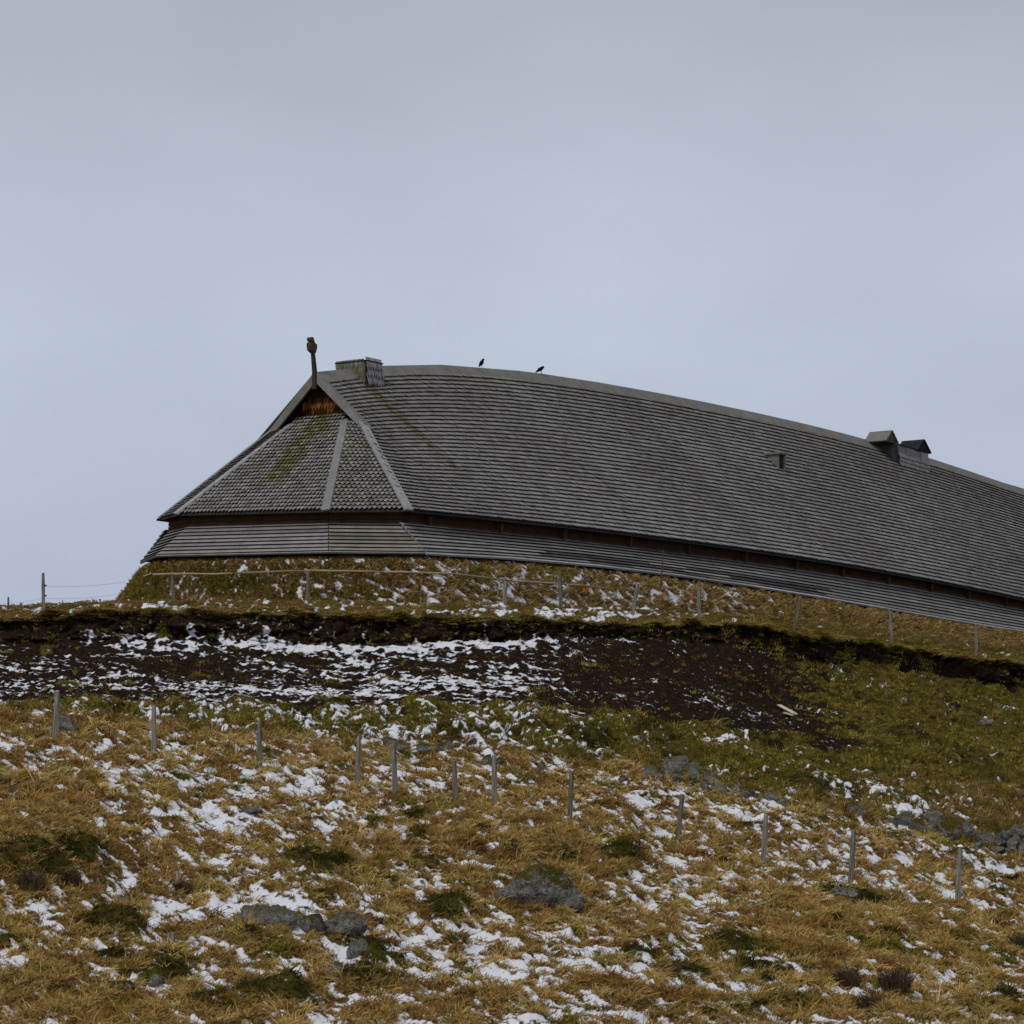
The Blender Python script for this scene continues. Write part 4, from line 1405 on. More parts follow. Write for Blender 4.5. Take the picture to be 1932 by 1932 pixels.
nzT = fbm(xx * 2.2 - hgt * 1.4, hgt * 3.0 + xx * 1.2, 2, 420) * .6 + fbm(xx * 6 - hgt * 3, hgt * 6 + xx * 2.5, 2, 421) * .8 + lumpw * 1.5
rT = np.sort(nzT.ravel())
tsnow = np.clip(.5 + (nzT - np.interp(1 - np.clip(covT, .003, .9), np.linspace(0, 1, len(rT)), rT)) * 1.6, 0, 1)
idx = np.arange(NR * len(x)).reshape(NR, len(x))
tq = np.stack([idx[:-1, :-1], idx[1:, :-1], idx[1:, 1:], idx[:-1, 1:]], -1).reshape(-1, 4)
turf = mesh_np('turf_wall', Tw.reshape(-1, 3), [tq], M['ground'], attrs={'snow': tsnow, 'soil': np.zeros_like(tsnow), 'green': tgreen}, smooth=True)
tag(turf, 'grass-grown turf wall flecked with snow under the lower eaves of the longhouse', 'turf wall')
# its grass
nt = 30000
wT = sm(.02, .10, tr + 0 * xx) * (1 - tsnow * .95) * np.clip(100 / Tw[..., 1], .5, 1.1) ** 2 * (tu < 2040) * (tu > 150) * np.where(tsnow > .36, .03, 1)
cw = np.cumsum(wT[:-1, :-1].ravel()); cw /= cw[-1]
k = np.searchsorted(cw, rng.random(nt))
r, c = np.divmod(k, len(x) - 1)
P0 = Tw[r, c] + (Tw[r + 1, c + 1] - Tw[r, c]) * rng.random((nt, 1))
outv = H(nx_, ny_, 0 * nx_) - H(0, 0, 0)
outv = outv[c]
gr = np.clip(tgreen[r, c] + rng.normal(0, .15, nt), 0, 1)
colr = GOLD[rng.integers(0, 5, nt)] * .78 * (1 - sm(.3, .65, gr))[:, None] + OLIVE[rng.integers(0, 4, nt)] * sm(.3, .65, gr)[:, None]
per = 7
lenT = np.interp(tu[r, c], [200, 700, 1100, 1500], [.11, .12, .15, .18]) * np.exp(rng.normal(0, .25, nt)) * sm(-.05, .22, tr[r, 0] + .02) * (1 - .5 * sm(.05, .42, tsnow[r, c]))
P0 = np.repeat(P0, per, 0) + rng.normal(0, .04, (nt * per, 3))
dv = np.repeat(outv * .55, per, 0) + rng.normal(0, .28, (nt * per, 3)) + np.array([.28, 0, .45]) * np.array([1, 1, 1])
Lb = np.repeat(lenT, per) * (.6 + .6 * rng.random(nt * per))
tip = P0 + unit(dv) * Lb[:, None]
bend = np.array([[-.04, 0, .12]]) * Lb[:, None]
grass('turf_grass', 'long golden and olive grass growing on the turf wall', P0, tip, bend, np.full(nt * per, .012) * (.7 + .6 * rng.random(nt * per)), np.repeat(colr, per, 0))


def turf_at(u, frac):
    rr = int(round(frac * (NR - 1)))
    cc = int(np.argmin(np.abs(tu[rr] - u) + 1e3 * (Tw[rr, :, 1] > 160)))
    return Vector(Tw[rr, cc]), Vector(outv_all[cc])


outv_all = H(nx_, ny_, 0 * nx_) - H(0, 0, 0)


def turf_hit(u, v):
    """nearest turf wall point to the picture position"""
    tv = VH - (Tw[..., 2] - EYE) / Tw[..., 1] * F
    near = (tu - u) ** 2 + (tv - v) ** 2
    k_ = np.argmin(np.where(near < max(25.0, near.min() * 1.3), Tw[..., 1], 1e6))
    rr, cc = np.unravel_index(k_, tu.shape)
    return Vector(Tw[rr, cc]), Vector(outv_all[cc])


# poles pegged along the turf
poles = [((243, 1101), (286, 1089), 'short pale pole slanting over the left corner of the turf wall'),
         ((288, 1089), (440, 1089), 'thin pole on the turf wall between its left corner and the first slope post'),
         ((441, 1089), (580, 1083), 'thin pole on the turf wall running up to the post under the gable end'),
         ((582, 1083), (722, 1088), 'thin pole on the turf wall starting at the post under the gable end'),
         ((723, 1088), (850, 1090), 'thin pole on the turf wall below the corner of the lower roof'),
         ((851, 1090), (955, 1101), 'thin pole on the turf wall sloping down to the short fence post'),
         ((956, 1101), (1060, 1108), 'thin pole on the turf wall between the short post and the tall pale post'),
         ((1061, 1109), (1150, 1117), 'thin snow-dusted pole on the turf wall right of the tall pale post')]
for (a, b_, lab) in poles:
    pa, na = turf_hit(*a); pb, nb = turf_hit(*b_)
    na, nb = (Vector((NX, NY, 0)) - Vector((AX, AY, 0)) * 1.3).normalized() if a[0] < 800 else na, (Vector((NX, NY, 0)) - Vector((AX, AY, 0)) * 1.3).normalized() if b_[0] < 800 else nb
    oa, ob = (.42 if a[0] < 800 else .30), (.42 if b_[0] < 800 else .30)
    A, B = pa + na * oa + UPV * .13, pb + nb * ob + UPV * .13
    mb = MB()
    ptsp = [A.lerp(B, t) + Vector((0, 0, random.uniform(-.015, .015))) for t in (0, .25, .5, .75, 1)]
    mb.tube(ptsp, [.04, .038, .036, .034, .03], 7)
    o = mb.build('wooden_pole', M['pole'], smooth=True)
    tag(o, lab, 'pole', 'poles pegged along the turf wall')


# ------------------------------------------------------------------ fence posts
def post_mesh(h, r, seed, snowcap=False):
    rnd = random.Random(seed)
    mb = MB()
    nseg, nside = 7, 8
    ang0 = rnd.random()
    offs = [1 + rnd.uniform(-.12, .12) for _ in range(nside)]
    for i in range(nseg + 1):
        t = i / nseg
        z = -.35 + (h + .35) * t
        rr = r * (1.06 - .16 * t)
        if i == nseg: rr *= .86
        for k_ in range(nside):
            a = ang0 + 2 * pi * k_ / nside
            q_ = rr * offs[k_] * (1 + rnd.uniform(-.04, .04)) / max(abs(math.cos(a - ang0 - pi / 4 * round((a - ang0) / (pi / 4)))), .9)
            mb.v.append((math.cos(a) * q_, math.sin(a) * q_, z + (rnd.uniform(-.02, .02) if i == nseg else 0)))
    for i in range(nseg):
        for k_ in range(nside):
            a, b2 = i * nside + k_, i * nside + (k_ + 1) % nside
            mb.f.append([a, b2, b2 + nside, a + nside]); mb.m.append(0)
    mb.f.append([nseg * nside + k_ for k_ in range(nside)]); mb.m.append(0)
    return mb


def fence_post(u0, v0, u1, v1, dia_px, label, group, seed, mat, depth=None, snowcap=False, insul=()):
    g_ = ground_at(u0, v0) if depth is None else pt(u0, v0, depth)
    d = g_.y
    h = (v0 - v1) / F * d
    tilt = math.atan2((u1 - u0) / F * d, h)
    o = post_mesh(h, dia_px / F * d / 2 * 1.12, seed).build('fence_post', mat)
    o.location = pt(u0, v0, d)
    o.rotation_euler = (random.uniform(-.03, .03), tilt, 0)
    tag(o, label, 'fence post', group)
    if snowcap:
        mb = MB()
        r_ = dia_px / F * d / 2
        mb.tube([(0, 0, h - .005), (0, 0, h + .03), (0, 0, h + .055)], [r_ * 1.15, r_ * 1.05, r_ * .4], 8)
        link(bpy.data.objects.new('snow_cap', mb.build('snow_cap', M['snow'], smooth=True).data), o)
        bpy.data.objects.remove(bpy.data.objects['snow_cap'])
        o.children[0].name = 'snow_cap'
    for zf_ in insul:
        mb = MB()
        r_ = dia_px / F * d / 2
        mb.tube([(r_ * .8, -r_ * .3, h * zf_), (r_ + .03, -r_ * .3, h * zf_ + .01), (r_ + .07, -r_ * .3, h * zf_)], [.022, .028, .012], 6)
        mb.build('insulator', M['insul'], o)
    return o


LOW = 'posts of the lower fence across the snowy slope'
lower_posts = [
    (104, 1399, 109, 1304, 10, 'grey fence post standing in front of the half-buried boulder, leftmost of the lower fence'),
    (290, 1425, 290, 1331, 9.5, 'grey lower fence post right of the half-buried boulder, second from left'),
    (490, 1452, 489, 1364, 9, 'grey-brown lower fence post above the long white snow streak, third from left'),
    (673, 1481, 677, 1389, 9, 'slightly leaning grey lower fence post just left of the tall split post'),
    (746, 1504, 742, 1402, 10.5, 'tall grey split fence post in front of the leftmost group of wall stones'),
    (859, 1513, 857, 1436, 9, 'shortest and darkest lower fence post, with a pale top, between two tall ones'),
    (933, 1529, 933, 1425, 9.5, 'tall slim dark-sided lower fence post directly above the gap beside the shortest post'),
    (1075, 1550, 1078, 1456, 9, 'grey lower fence post uphill and right of the mossy boulder'),
    (1278, 1584, 1287, 1499, 9, 'leaning grey lower fence post below the pile of old wall stones'),
    (1440, 1630, 1445, 1537, 9, 'grey leaning lower fence post on the golden grass left of the flat slab'),
    (1605, 1664, 1611, 1565, 10, 'grey leaning lower fence post right behind the flat pale slab'),
    (1807, 1700, 1812, 1598, 10, 'grey snow-capped lower fence post in front of the dry stone wall'),
]
for i, p in enumerate(lower_posts):
    fence_post(*p, LOW, 100 + i, M['post'], snowcap=(i == 11))
UP = 'posts of the upper fence at the foot of the turf wall'
upper_posts = [
    (327, 1143, 325, 1087, 7, 103, 'short grey fence post before the left part of the turf wall, topped by the pole', ()),
    (582, 1150, 581, 1079, 6.5, 102, 'grey fence post below the gable end before the turf wall', ()),
    (952, 1160, 954, 1096, 8, 104, 'stout short grey fence post left of the tall pale post by the turf wall', ()),
    (1059, 1163, 1056, 1077, 6.5, 104, 'tall pale fence post reaching highest up the turf wall', (.45, .62)),
    (1192, 1169, 1203, 1101, 6, 105, 'leaning weathered fence post tilted right on the turf wall slope', ()),
    (1320, 1177, 1319, 1108, 7, 107, 'grey fence post standing beside the right orange marker', (.4, .7)),
    (1500, 1182, 1512, 1124, 4.6, 110, 'thin fence post leaning right above the start of the undercut green bank', ()),
    (1682, 1205, 1679, 1152, 5.5, 115, 'thin grey fence post standing in tall brown grass over the green bank', (.3, .6)),
    (1842, 1230, 1841, 1177, 5.5, 120, 'thin grey fence post nearest the right edge, above the dark cut bank', (.3, .6)),
    (82, 1156, 81, 1081, 6, 98.2, 'dark fence post silhouetted against the sky left of the house, the taller one', (.42, .68)),
    (16, 1175, 15.5, 1126, 4, 145, 'small distant fence post silhouetted on the crest at far left', (.35,)),
]
for i, p in enumerate(upper_posts):
    fence_post(p[0], p[1], p[2], p[3], p[4], p[6], UP, 200 + i, M['post'], depth=p[5], insul=p[7])
# wires from the silhouetted post to the turf wall and on to the distant post
for (a, b_, lab) in (((83, 1107, 98.2), (236, 1098, 112), 'upper thin wire from the silhouetted post to the turf wall'),
                     ((83, 1129, 98.2), (224, 1121, 112), 'middle thin wire from the silhouetted post to the turf wall'),
                     ((83, 1147, 98.2), (212, 1142, 112), 'lowest thin wire from the silhouetted post to the turf wall'),
                     ((16, 1137, 145), (81, 1128, 98.2), 'thin wire between the two silhouetted posts at left')):
    A, B = pt(*a), pt(*b_)
    mb = MB()
    mb.tube([A.lerp(B, t) - UPV * (.06 * 4 * t * (1 - t)) for t in np.linspace(0, 1, 9)], [.004] * 9, 5)
    tag(mb.build('fence_wire', M['wire']), lab, 'wire', 'wires of the upper fence')
# rusty rod against the lower roof
mb = MB()
p, nn = turf_hit(1247, 1108)
d = p.y - .3
mb.tube([pt(1246, 1112, d), pt(1249, 1075, d), pt(1252, 1038, d)], [.03, .026, .024], 6)
tag(mb.build('iron_rod', M['rust']), 'thin rusty rod standing against the lower roof boards', 'rod')
# two orange plastic markers: a crumpled strip on a peg each
for (u, v, lab) in ((1102, 1113, 'small orange marker strip on the turf wall right of the tall pale post'), (1302, 1128, 'small orange marker strip on the turf wall left of a grey post')):
    p, nn = turf_hit(u, v)
    c = pt(u, v, p.y - .25)
    mb = MB()
    mb.tube([c + Vector((-.05, 0, -.22)), c + Vector((-.05, 0, .10))], [.012, .010], 5)
    e = empty('marker', c - UPV * .22)
    tag(e, lab, 'marker', 'orange markers on the turf wall')
    pg = mb.build('peg', M['rust'], e); pg.matrix_parent_inverse = Matrix.Translation(-e.location)
    mb = MB()
    xs_ = [(-.05, .08, 0), (.01, .10, -.03), (.06, .03, .02), (.10, .05, -.02)]
    for (q0, q1) in zip(xs_[:-1], xs_[1:]):
        A, B = c + Vector((q0[0], q0[2], q0[1])), c + Vector((q1[0], q1[2], q1[1]))
        t = Vector((0, .006, 0)); hgt_ = Vector((.02, 0, -.17))
        mb.box8([A + hgt_, B + hgt_, B + hgt_ + t, A + hgt_ + t, A, B, B + t, A + t])
    st_ = mb.build('strip', M['orangeplastic'], e); st_.matrix_parent_inverse = Matrix.Translation(-e.location)


# ------------------------------------------------------------------ stones
def rock_data(name, seed, size, facets=12, subdiv=3, rough=.05, mat='rock', lo=.42, hi=.78):
    rnd = random.Random(seed)
    bm = bmesh.new()
    bmesh.ops.create_icosphere(bm, subdivisions=subdiv, radius=1)
    V = np.array([v.co[:] for v in bm.verts])
    for _ in range(facets):
        nn = np.array([rnd.gauss(0, 1), rnd.gauss(0, 1), rnd.gauss(0, .8)])
        nn /= np.linalg.norm(nn)
        off = rnd.uniform(lo, hi)
        e = V @ nn - off
        V = V - np.clip(e, 0, None)[:, None] * nn[None] * .96
    k_ = seed * 3.7
    nz = fbm(V[:, 0] * 1.6 + k_, V[:, 1] * 1.6 + V[:, 2] * 1.3, 4, 500)
    V = V * (1 + rough * nz)[:, None]
    V = V * np.array(size)[None]
    for v, co in zip(bm.verts, V):
        v.co = co
    me = bpy.data.meshes.new(name)
    bm.to_mesh(me)
    bm.free()
    me.materials.append(M[mat])
    return me


def rock(name, u, v, wpx, hpx, seed, label, cat='stone', group=None, mat='rock', depth_f=.8, tilt=(0, 0, 0), subdiv=3, facets=12, sink=.22, lo=.42, hi=.78, parent=None, d=None, rough=.05):
    """stone whose visible outline is centred on (u, v) and wpx wide, hpx high in the picture"""
    g_ = ground_at(u, v + hpx * .42) if d is None else pt(u, v + hpx * .42, d)
    dd = g_.y
    sx, sz = wpx / F * dd / 2 * 1.13, hpx / F * dd / 2 * 1.15
    me = rock_data(name, seed, (sx, max(sx, sz) * depth_f, sz * (1 + sink)), facets, subdiv, rough, mat, lo, hi)
    me.polygons.foreach_set('use_smooth', [subdiv >= 4] * len(me.polygons))
    o = bpy.data.objects.new(name, me)
    o.location = pt(u, v, dd + max(sx, sz) * depth_f * .35) - UPV * sz * sink * .6
    o.rotation_euler = tilt
    link(o, parent)
    if parent is not None:
        o.matrix_parent_inverse = Matrix.Translation(-parent.location)
    else:
        tag(o, label, cat, group)
    return o


def outline_rock(pts_, seed, label, mat, depth_f, facets, vground, rough=.06, lo=.6, hi=.9):
    """a rock whose front outline follows pts_ (picture units), rounded and broken into facets in depth"""
    pts_ = np.array(pts_, float)
    cu, cv = pts_.mean(0)
    d = ground_at(cu, vground).y
    sc = d / F
    P = np.stack([(pts_[:, 0] - cu) * sc, (cv - pts_[:, 1]) * sc], 1)
    an = np.arctan2(P[:, 1], P[:, 0])
    o_ = np.argsort(an)
    an, rr = an[o_], np.hypot(*P[o_].T)
    an = np.concatenate([an - 2 * pi, an, an + 2 * pi]); rr = np.tile(rr, 3)
    rnd = random.Random(seed)
    bm = bmesh.new()
    bmesh.ops.create_icosphere(bm, subdivisions=5, radius=1)
    V = np.array([v.co[:] for v in bm.verts])
    for _ in range(facets):
        nn = np.array([rnd.uniform(-.8, .8), -rnd.uniform(.35, 1), rnd.uniform(-.7, .8)]); nn /= np.linalg.norm(nn)
        V = V - np.clip(V @ nn - rnd.uniform(lo, hi), 0, None)[:, None] * nn[None] * .95
    Rr = np.interp(np.arctan2(V[:, 2], V[:, 0]), an, rr)
    nz = fbm(V[:, 0] * 2.2 + seed, V[:, 1] * 2.0 + V[:, 2] * 2.4, 5, 510)
    nz2 = -np.abs(fbm(V[:, 0] * 1.7 + V[:, 1] + seed, V[:, 2] * 2.6, 3, 520)) * 1.2
    V = V * (1 + rough * (nz + nz2))[:, None]
    dep = np.median(rr) * depth_f
    V = np.stack([V[:, 0] * Rr, V[:, 1] * dep, V[:, 2] * Rr], 1)
    for v, co in zip(bm.verts, V):
        v.co = co
    me = bpy.data.meshes.new('boulder')
    bm.to_mesh(me); bm.free()
    me.polygons.foreach_set('use_smooth', [True] * len(me.polygons))
    me.materials.append(M[mat])
    o = link(bpy.data.objects.new('boulder', me))
    o.location = pt(cu, cv, d + dep * .45)
    tag(o, label, 'boulder')


outline_rock([(928, 1690), (945, 1678), (965, 1662), (985, 1645), (1005, 1632), (1028, 1629), (1048, 1636), (1072, 1655), (1090, 1678), (1106, 1702), (1100, 1714), (1085, 1722), (1050, 1724), (1010, 1722), (975, 1714), (945, 1704)],
             4, 'largest boulder, grey with a cap of yellow-green moss, alone on the golden slope', 'rock_moss', .8, 6, 1716, .05, .72, .95)
outline_rock([(441, 1752), (443, 1725), (449, 1704), (475, 1706), (510, 1709), (545, 1714), (566, 1724), (572, 1738), (560, 1752), (535, 1762), (500, 1768), (465, 1764)],
             9, 'long low angular grey rock with snow in its crack, left of the craggy one', 'rock_warm', .55, 12, 1752, .12, .45, .8)
outline_rock([(604, 1752), (612, 1735), (628, 1724), (655, 1719), (680, 1722), (690, 1733), (692, 1750), (684, 1766), (668, 1780), (640, 1786), (615, 1775)],
             14, 'craggy cracked grey rock perched on a mossy mound', 'rock_warm', .8, 12, 1772, .16, .5, .85)
rock('stone', 590, 1745, 62, 40, 37, 'dark mossy stone wedged between the long low rock and the craggy rock', mat='rock_moss', subdiv=3)
rock('stone', 672, 1793, 50, 40, 41, 'triangular grey stone under the craggy rock', mat='rock', subdiv=3)
rock('stone', 628, 1828, 44, 26, 47, 'pale flat stone face in the mossy mound below the craggy rock', mat='rock', subdiv=3)
rock('boulder', 122, 1368, 58, 34, 53, 'half-buried grey boulder behind the leftmost lower fence post', 'boulder', mat='rock', subdiv=4, tilt=(0, .2, 0))
rock('stone', 1600, 1686, 70, 17, 59, 'flat pale blue-grey slab lying in the grass on the right', mat='rock', subdiv=3, depth_f=.6, tilt=(0, .15, 0))
rock('stone', 472, 1528, 52, 18, 61, 'blue-grey stone sunk in snowy grass below the third fence post', mat='rock', subdiv=3, tilt=(0, .2, 0))
rock('stone', 226, 1860, 60, 24, 67, 'dark grey stone in the grass near the lower left corner', mat='rock_moss', subdiv=3)
rock('stone', 295, 1848, 40, 26, 71, 'small dark stone beside the snow patch near the lower left corner', mat='rock', subdiv=3)
rock('stone', 232, 1697, 44, 16, 73, 'low brown-grey stone in the dead grass on the left', mat='rock_warm', subdiv=3)
rock('stone', 1862, 1362, 34, 16, 79, 'pale grey double stone lying high on the green slope at right', mat='rock', subdiv=3, tilt=(0, -.25, 0))
# short stake
g_ = ground_at(323, 1785)
o = post_mesh(26 / F * g_.y, 10 / F * g_.y, 333).build('stake', M['post'])
o.location = pt(323, 1786, g_.y)
tag(o, 'short grey stump of a stake low in the grass at lower left', 'stake')

OLD = 'scattered stones of the old wall line across the slope'
old_stones = [
    (736, 1406, 36, 22, 'dark stone right behind the tall split fence post'),
    (757, 1412, 22, 16, 'small brown stone touching the right side of the tall split fence post'),
    (800, 1415, 32, 16, 'low dark stone left of the squarish pair in the old wall line'),
    (828, 1413, 24, 16, 'dark mossy stone just left of the squarish grey stone'),
    (845, 1409, 18, 20, 'squarish grey stone with a lit top above the shortest fence post'),
    (921, 1436, 26, 20, 'purple-grey stone left behind the tall slim fence post'),
    (944, 1437, 22, 16, 'purple-grey stone right behind the tall slim fence post'),
    (975, 1447, 24, 10, 'flat buried stone right of the tall slim fence post'),
    (1022, 1450, 18, 18, 'lone grey stone between the slim post and the next one right'),
    (1172, 1472, 20, 12, 'small dark stone left of the stone pile'),
    (1226, 1463, 26, 18, 'grey stone at the left end of the stone pile'),
    (1243, 1468, 20, 14, 'small dark stone low in the stone pile'),
    (1264, 1458, 34, 24, 'brown stone in the middle of the stone pile'),
    (1279, 1447, 36, 22, 'flat grey-green stone on top of the stone pile'),
    (1276, 1472, 24, 16, 'smooth rounded stone at the foot of the stone pile'),
    (1306, 1466, 22, 26, 'very dark stone at the right of the stone pile'),
    (1336, 1474, 36, 18, 'dark brown stone just right of the stone pile'),
    (1330, 1488, 16, 16, 'small stone below the dark brown one right of the pile'),
    (1352, 1494, 32, 18, 'broad grey stone further right of the pile'),
    (1392, 1495, 22, 14, 'small grey stone in the old wall line, left of a close pair'),
    (1414, 1499, 26, 16, 'rounded dark grey stone in the old wall line, right of a small grey one'),
    (1452, 1507, 30, 14, 'low dark stone with snow on it at the right end of the old wall line'),
    (1472, 1515, 20, 12, 'small low stone at the very right end of the old wall line'),
    (1609, 1529, 22, 20, 'dark grey stone, left one of the lone pair before the wall'),
    (1627, 1536, 22, 16, 'grey stone, right one of the lone pair before the wall'),
    (1700, 1551, 44, 22, 'brown jagged stone at the left end of the tumbled stones'),
    (1735, 1564, 34, 18, 'brownish stone low between tumbled stones'),
    (1765, 1556, 36, 26, 'blue-grey topped stone, highest of the tumbled stones'),
    (1755, 1571, 27, 19, 'rounded grey stone at the foot of the blue-grey topped one'),
    (1795, 1576, 36, 34, 'big upright lichen-speckled stone behind the snow-capped post'),
    (1825, 1573, 22, 26, 'dark stone right of the upright lichen-speckled one'),
    (1848, 1585, 28, 22, 'rounded pale grey stone before the end of the wall'),
    (1842, 1598, 24, 14, 'small low stone in front of the wall end'),
    (1865, 1592, 20, 18, 'purple-grey stone touching the end of the wall'),
]
for i, (u, v, w_, h_, lab) in enumerate(old_stones):
    near_ = u > 1180
    rock('stone', u, v - h_ * (.28 if near_ else .15), w_ * (1.2 if near_ else 1.0), h_ * (1.45 if near_ else 1.15), 700 + i * 7, lab, 'stone', OLD, mat=('rock', 'rock_warm', 'rock_moss')[i % 3] if near_ else 'rock_moss', subdiv=3, facets=12, depth_f=.75, tilt=(random.uniform(-.2, .2), random.uniform(-.25, .25), random.uniform(-.5, .5)), rough=.08)

# dry stone wall running out of the picture on the right
g_ = ground_at(1905, 1612)
dw = g_.y
dsw = empty('stone_wall', g_)
tag(dsw, 'heaped dry stone wall of rounded grey stones at the right edge', 'stone wall')
k = 0
top_line = lambda u: np.interp(u, [1868, 1890, 1915, 1935, 2100], [1585, 1566, 1556, 1550, 1560])
bot_line = lambda u: np.interp(u, [1868, 1900, 1932, 2100], [1606, 1614, 1622, 1650])
for layer in (1, 0):
    v = 0
    for rowi in range(5):
        u = 1868 + (rowi % 2) * 9 + random.uniform(-3, 3)
        while u < 2080:
            w_ = random.uniform(19, 31)
            tp, bt = float(top_line(u)), float(bot_line(u))
            vv = bt - 6 - rowi * 14.5 + random.uniform(-2, 2) - layer * 3
            if vv > tp + 2:
                rock('stone', u + w_ / 2, vv, w_ * 1.08, random.uniform(15, 21), 1500 + k, None, parent=dsw, mat=('rock', 'rock', 'rock_warm')[k % 3], subdiv=3, facets=11,
                     d=dw + layer * .45 + (.12 * rowi), depth_f=.9, sink=.05, tilt=(random.uniform(-.2, .2), random.uniform(-.3, .3), random.uniform(-.5, .5)), lo=.5, hi=.8)
                k += 1
            u += w_ * .96

# two sawn planks left on the slope
for (a, b_, wd, lab) in (((1469, 1337), (1500, 1353), .14, 'longer of two pale sawn planks lying on the dark soil slope'), ((1480, 1352), (1497, 1357), .18, 'shorter pale plank beside the longer one on the soil slope')):
    A, B = ground_at(*a) + UPV * .06, ground_at(*b_) + UPV * .06
    dv_ = (B - A).normalized()
    wv = dv_.cross(UPV).normalized() * wd / 2
    t = UPV * .03
    o = hexa('plank', [A - wv, B - wv, B + wv, A + wv, A - wv + t, B - wv + t, B + wv + t, A + wv + t], M['fresh'])
    tag(o, lab, 'plank', 'planks left on the slope')


# ------------------------------------------------------------------ heather and withered stalks
def shrub(u, v, w_, h_, seed, label, nb=170):
    rnd = random.Random(seed)
    g_ = ground_at(u, v)
    sc = g_.y / F
    W, Hh = w_ * sc / 2, h_ * sc
    mb = MB()
    for i in range(nb):
        a = rnd.uniform(0, 2 * pi)
        rr = math.sqrt(rnd.random())
        x0, y0 = math.cos(a) * rr * W * .55, math.sin(a) * rr * W * .55
        ln = Hh * rnd.uniform(.45, 1.05) * (1 - .35 * rr)
        lx, ly = math.cos(a) * rr * .5 + rnd.uniform(-.35, .35), math.sin(a) * rr * .5 + rnd.uniform(-.35, .35)
        p = [Vector((x0, y0, -.06)), Vector((x0 + lx * ln * .4, y0 + ly * ln * .4, ln * .55)), Vector((x0 + lx * ln, y0 + ly * ln, ln))]
        mb.tube(p, [.009, .007, .003], 3)
        for _ in range(3):
            q_ = p[1].lerp(p[2], rnd.uniform(0, .8))
            mb.tube([q_, q_ + Vector((rnd.uniform(-1, 1), rnd.uniform(-1, 1), rnd.uniform(.4, 1.2))).normalized() * ln * .28], [.006, .003], 3)
    o = mb.build('heather_bush', M['twig'])
    o.location = g_
    tag(o, label, 'bush', 'dark twiggy heather on the lower slope')


shrub(1600, 1866, 70, 46, 1, 'dark twiggy heather bush at lower right, left one of the pair', 190)
shrub(1690, 1872, 90, 50, 2, 'dark twiggy heather bush at lower right, right and wider one of the pair', 230)
shrub(1640, 1905, 80, 36, 3, 'low heather bush below the pair at lower right')
shrub(60, 1675, 80, 36, 4, 'dark heather bush near the left edge between snow patches')
shrub(132, 1668, 66, 34, 5, 'dark heather bush just right of the one at the left edge')
shrub(345, 1690, 44, 26, 6, 'thin withered brush in the middle of the snowy left slope')
shrub(705, 1745, 50, 20, 7, 'reddish low brush right of the craggy rock')
shrub(1270, 1838, 50, 20, 8, 'low twiggy brush by the large snow patches at bottom centre')
shrub(1930, 1790, 70, 30, 9, 'brown twiggy brush at the right edge')
mb = MB()
d = 98.0
mb.tube([pt(194.5, 1154, d), pt(192.5, 1143, d), pt(190, 1133, d)], [.012, .010, .008], 5)
mb.tube([pt(190, 1134.5, d), pt(188.5, 1131.5, d), pt(187, 1130, d)], [.012, .035, .01], 6)
tag(mb.build('withered_stalk', M['twig']), 'single withered stalk on the crest just left of the turf wall', 'plant')


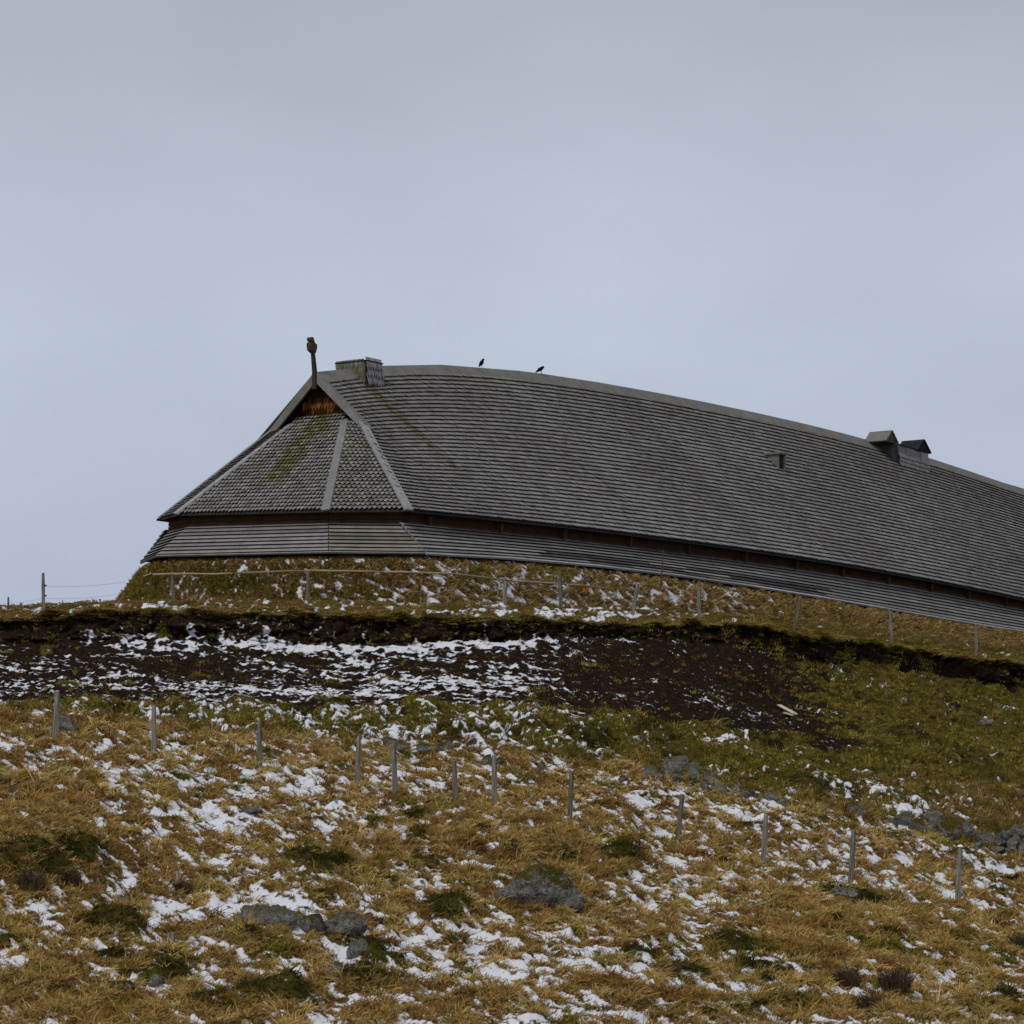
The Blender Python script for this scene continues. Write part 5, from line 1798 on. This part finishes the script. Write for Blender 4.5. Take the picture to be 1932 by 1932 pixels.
# ------------------------------------------------------------------ two crows on the ridge
def crow(u, v_foot, hpx, pose, label):
    ssx = np.linspace(SV, 60, 2000)
    P = H(ssx, 0 * ssx, z_ridge(ssx))
    k_ = int(np.argmin(np.abs(P[:, 0] / P[:, 1] * F + UC - u)))
    base = Vector(P[k_])
    sc = base.y / F
    root = empty('crow', base)
    tag(root, label, 'crow', 'crows perched on the roof ridge')
    # spine in the vertical plane facing right; (x, z) in picture units with radius
    mb = MB()
    spine = pose['spine']
    pts_ = [Vector((x * sc, 0, z * sc)) for x, z, r_, _ in spine]
    n_ = 10
    for i, p in enumerate(pts_):
        t = (pts_[min(i + 1, len(pts_) - 1)] - pts_[max(i - 1, 0)]).normalized()
        up = Vector((0, 1, 0)).cross(t)
        r_ = spine[i][2] * sc * 1.32
        for kk in range(n_):
            an = 2 * pi * kk / n_
            mb.v.append(tuple(p + Vector((0, 1, 0)) * math.cos(an) * r_ * spine[i][3] + up * math.sin(an) * r_))
    for i in range(len(pts_) - 1):
        for kk in range(n_):
            mb.f.append([i * n_ + kk, i * n_ + (kk + 1) % n_, (i + 1) * n_ + (kk + 1) % n_, (i + 1) * n_ + kk]); mb.m.append(0)
    mb.f.append(list(range(n_))[::-1]); mb.m.append(0)
    e = (len(pts_) - 1) * n_
    mb.f.append([e + kk for kk in range(n_)]); mb.m.append(0)
    o = mb.build('body', M['crow'], root, smooth=True)
    bk = MB()
    (x0, z0), (x1, z1) = pose['beak']
    bk.tube([(x0 * sc, 0, z0 * sc), ((x0 + x1) / 2 * sc, 0, ((z0 + z1) / 2 + .15) * sc), (x1 * sc, 0, z1 * sc)], [.9 * sc, .6 * sc, .12 * sc], 6)
    bk.build('beak', M['crow'], root)
    for y in (-1.3, 1.3):
        lg = MB()
        lx, lz = pose['leg']
        lg.tube([(lx * sc, y * sc, lz * sc), ((lx - .2) * sc, y * sc, lz * .45 * sc), ((lx + .4) * sc, y * sc, .15 * sc)], [.75 * sc, .38 * sc, .3 * sc], 5)
        for tx_ in (1.3, -.8):
            lg.tube([((lx + .4) * sc, y * sc, .2 * sc), ((lx + .4 + tx_) * sc, y * sc, .15 * sc)], [.25 * sc, .12 * sc], 4)
        lg.build('leg', M['crow'], root)
    root.rotation_euler = (0, 0, pose['yaw'])


upright = {'spine': [(-5.4, .5, .5, 1.2), (-4.6, 2.2, 1.1, 1.3), (-2.8, 4.4, 2.2, .95), (-.8, 7.2, 3.0, .9), (.9, 10.0, 2.7, .9), (2.0, 12.2, 1.8, .95), (2.5, 13.6, 1.75, .95), (3.2, 14.8, 1.35, .95), (3.9, 15.2, .6, .9)],
           'beak': ((3.6, 14.5), (7.0, 13.7)), 'leg': (-.1, 4.6), 'yaw': math.radians(-8)}
stoop = {'spine': [(-9.6, 1.2, .5, 1.3), (-8.0, 2.7, 1.0, 1.4), (-5.2, 5.0, 1.8, 1.0), (-2.2, 7.2, 2.7, .95), (1.2, 9.2, 2.7, .95), (3.6, 10.8, 2.1, .95), (5.0, 12.1, 1.8, .95), (6.0, 12.5, 1.4, .95), (6.7, 12.2, .6, .9)],
         'beak': ((6.3, 11.9), (7.6, 9.8)), 'leg': (1.4, 5.2), 'yaw': math.radians(12)}
crow(909, 692, 16, upright, 'upright black crow on the roof ridge, left of the two')
crow(1020, 700, 14, stoop, 'stooping black crow on the roof ridge, right of the two')
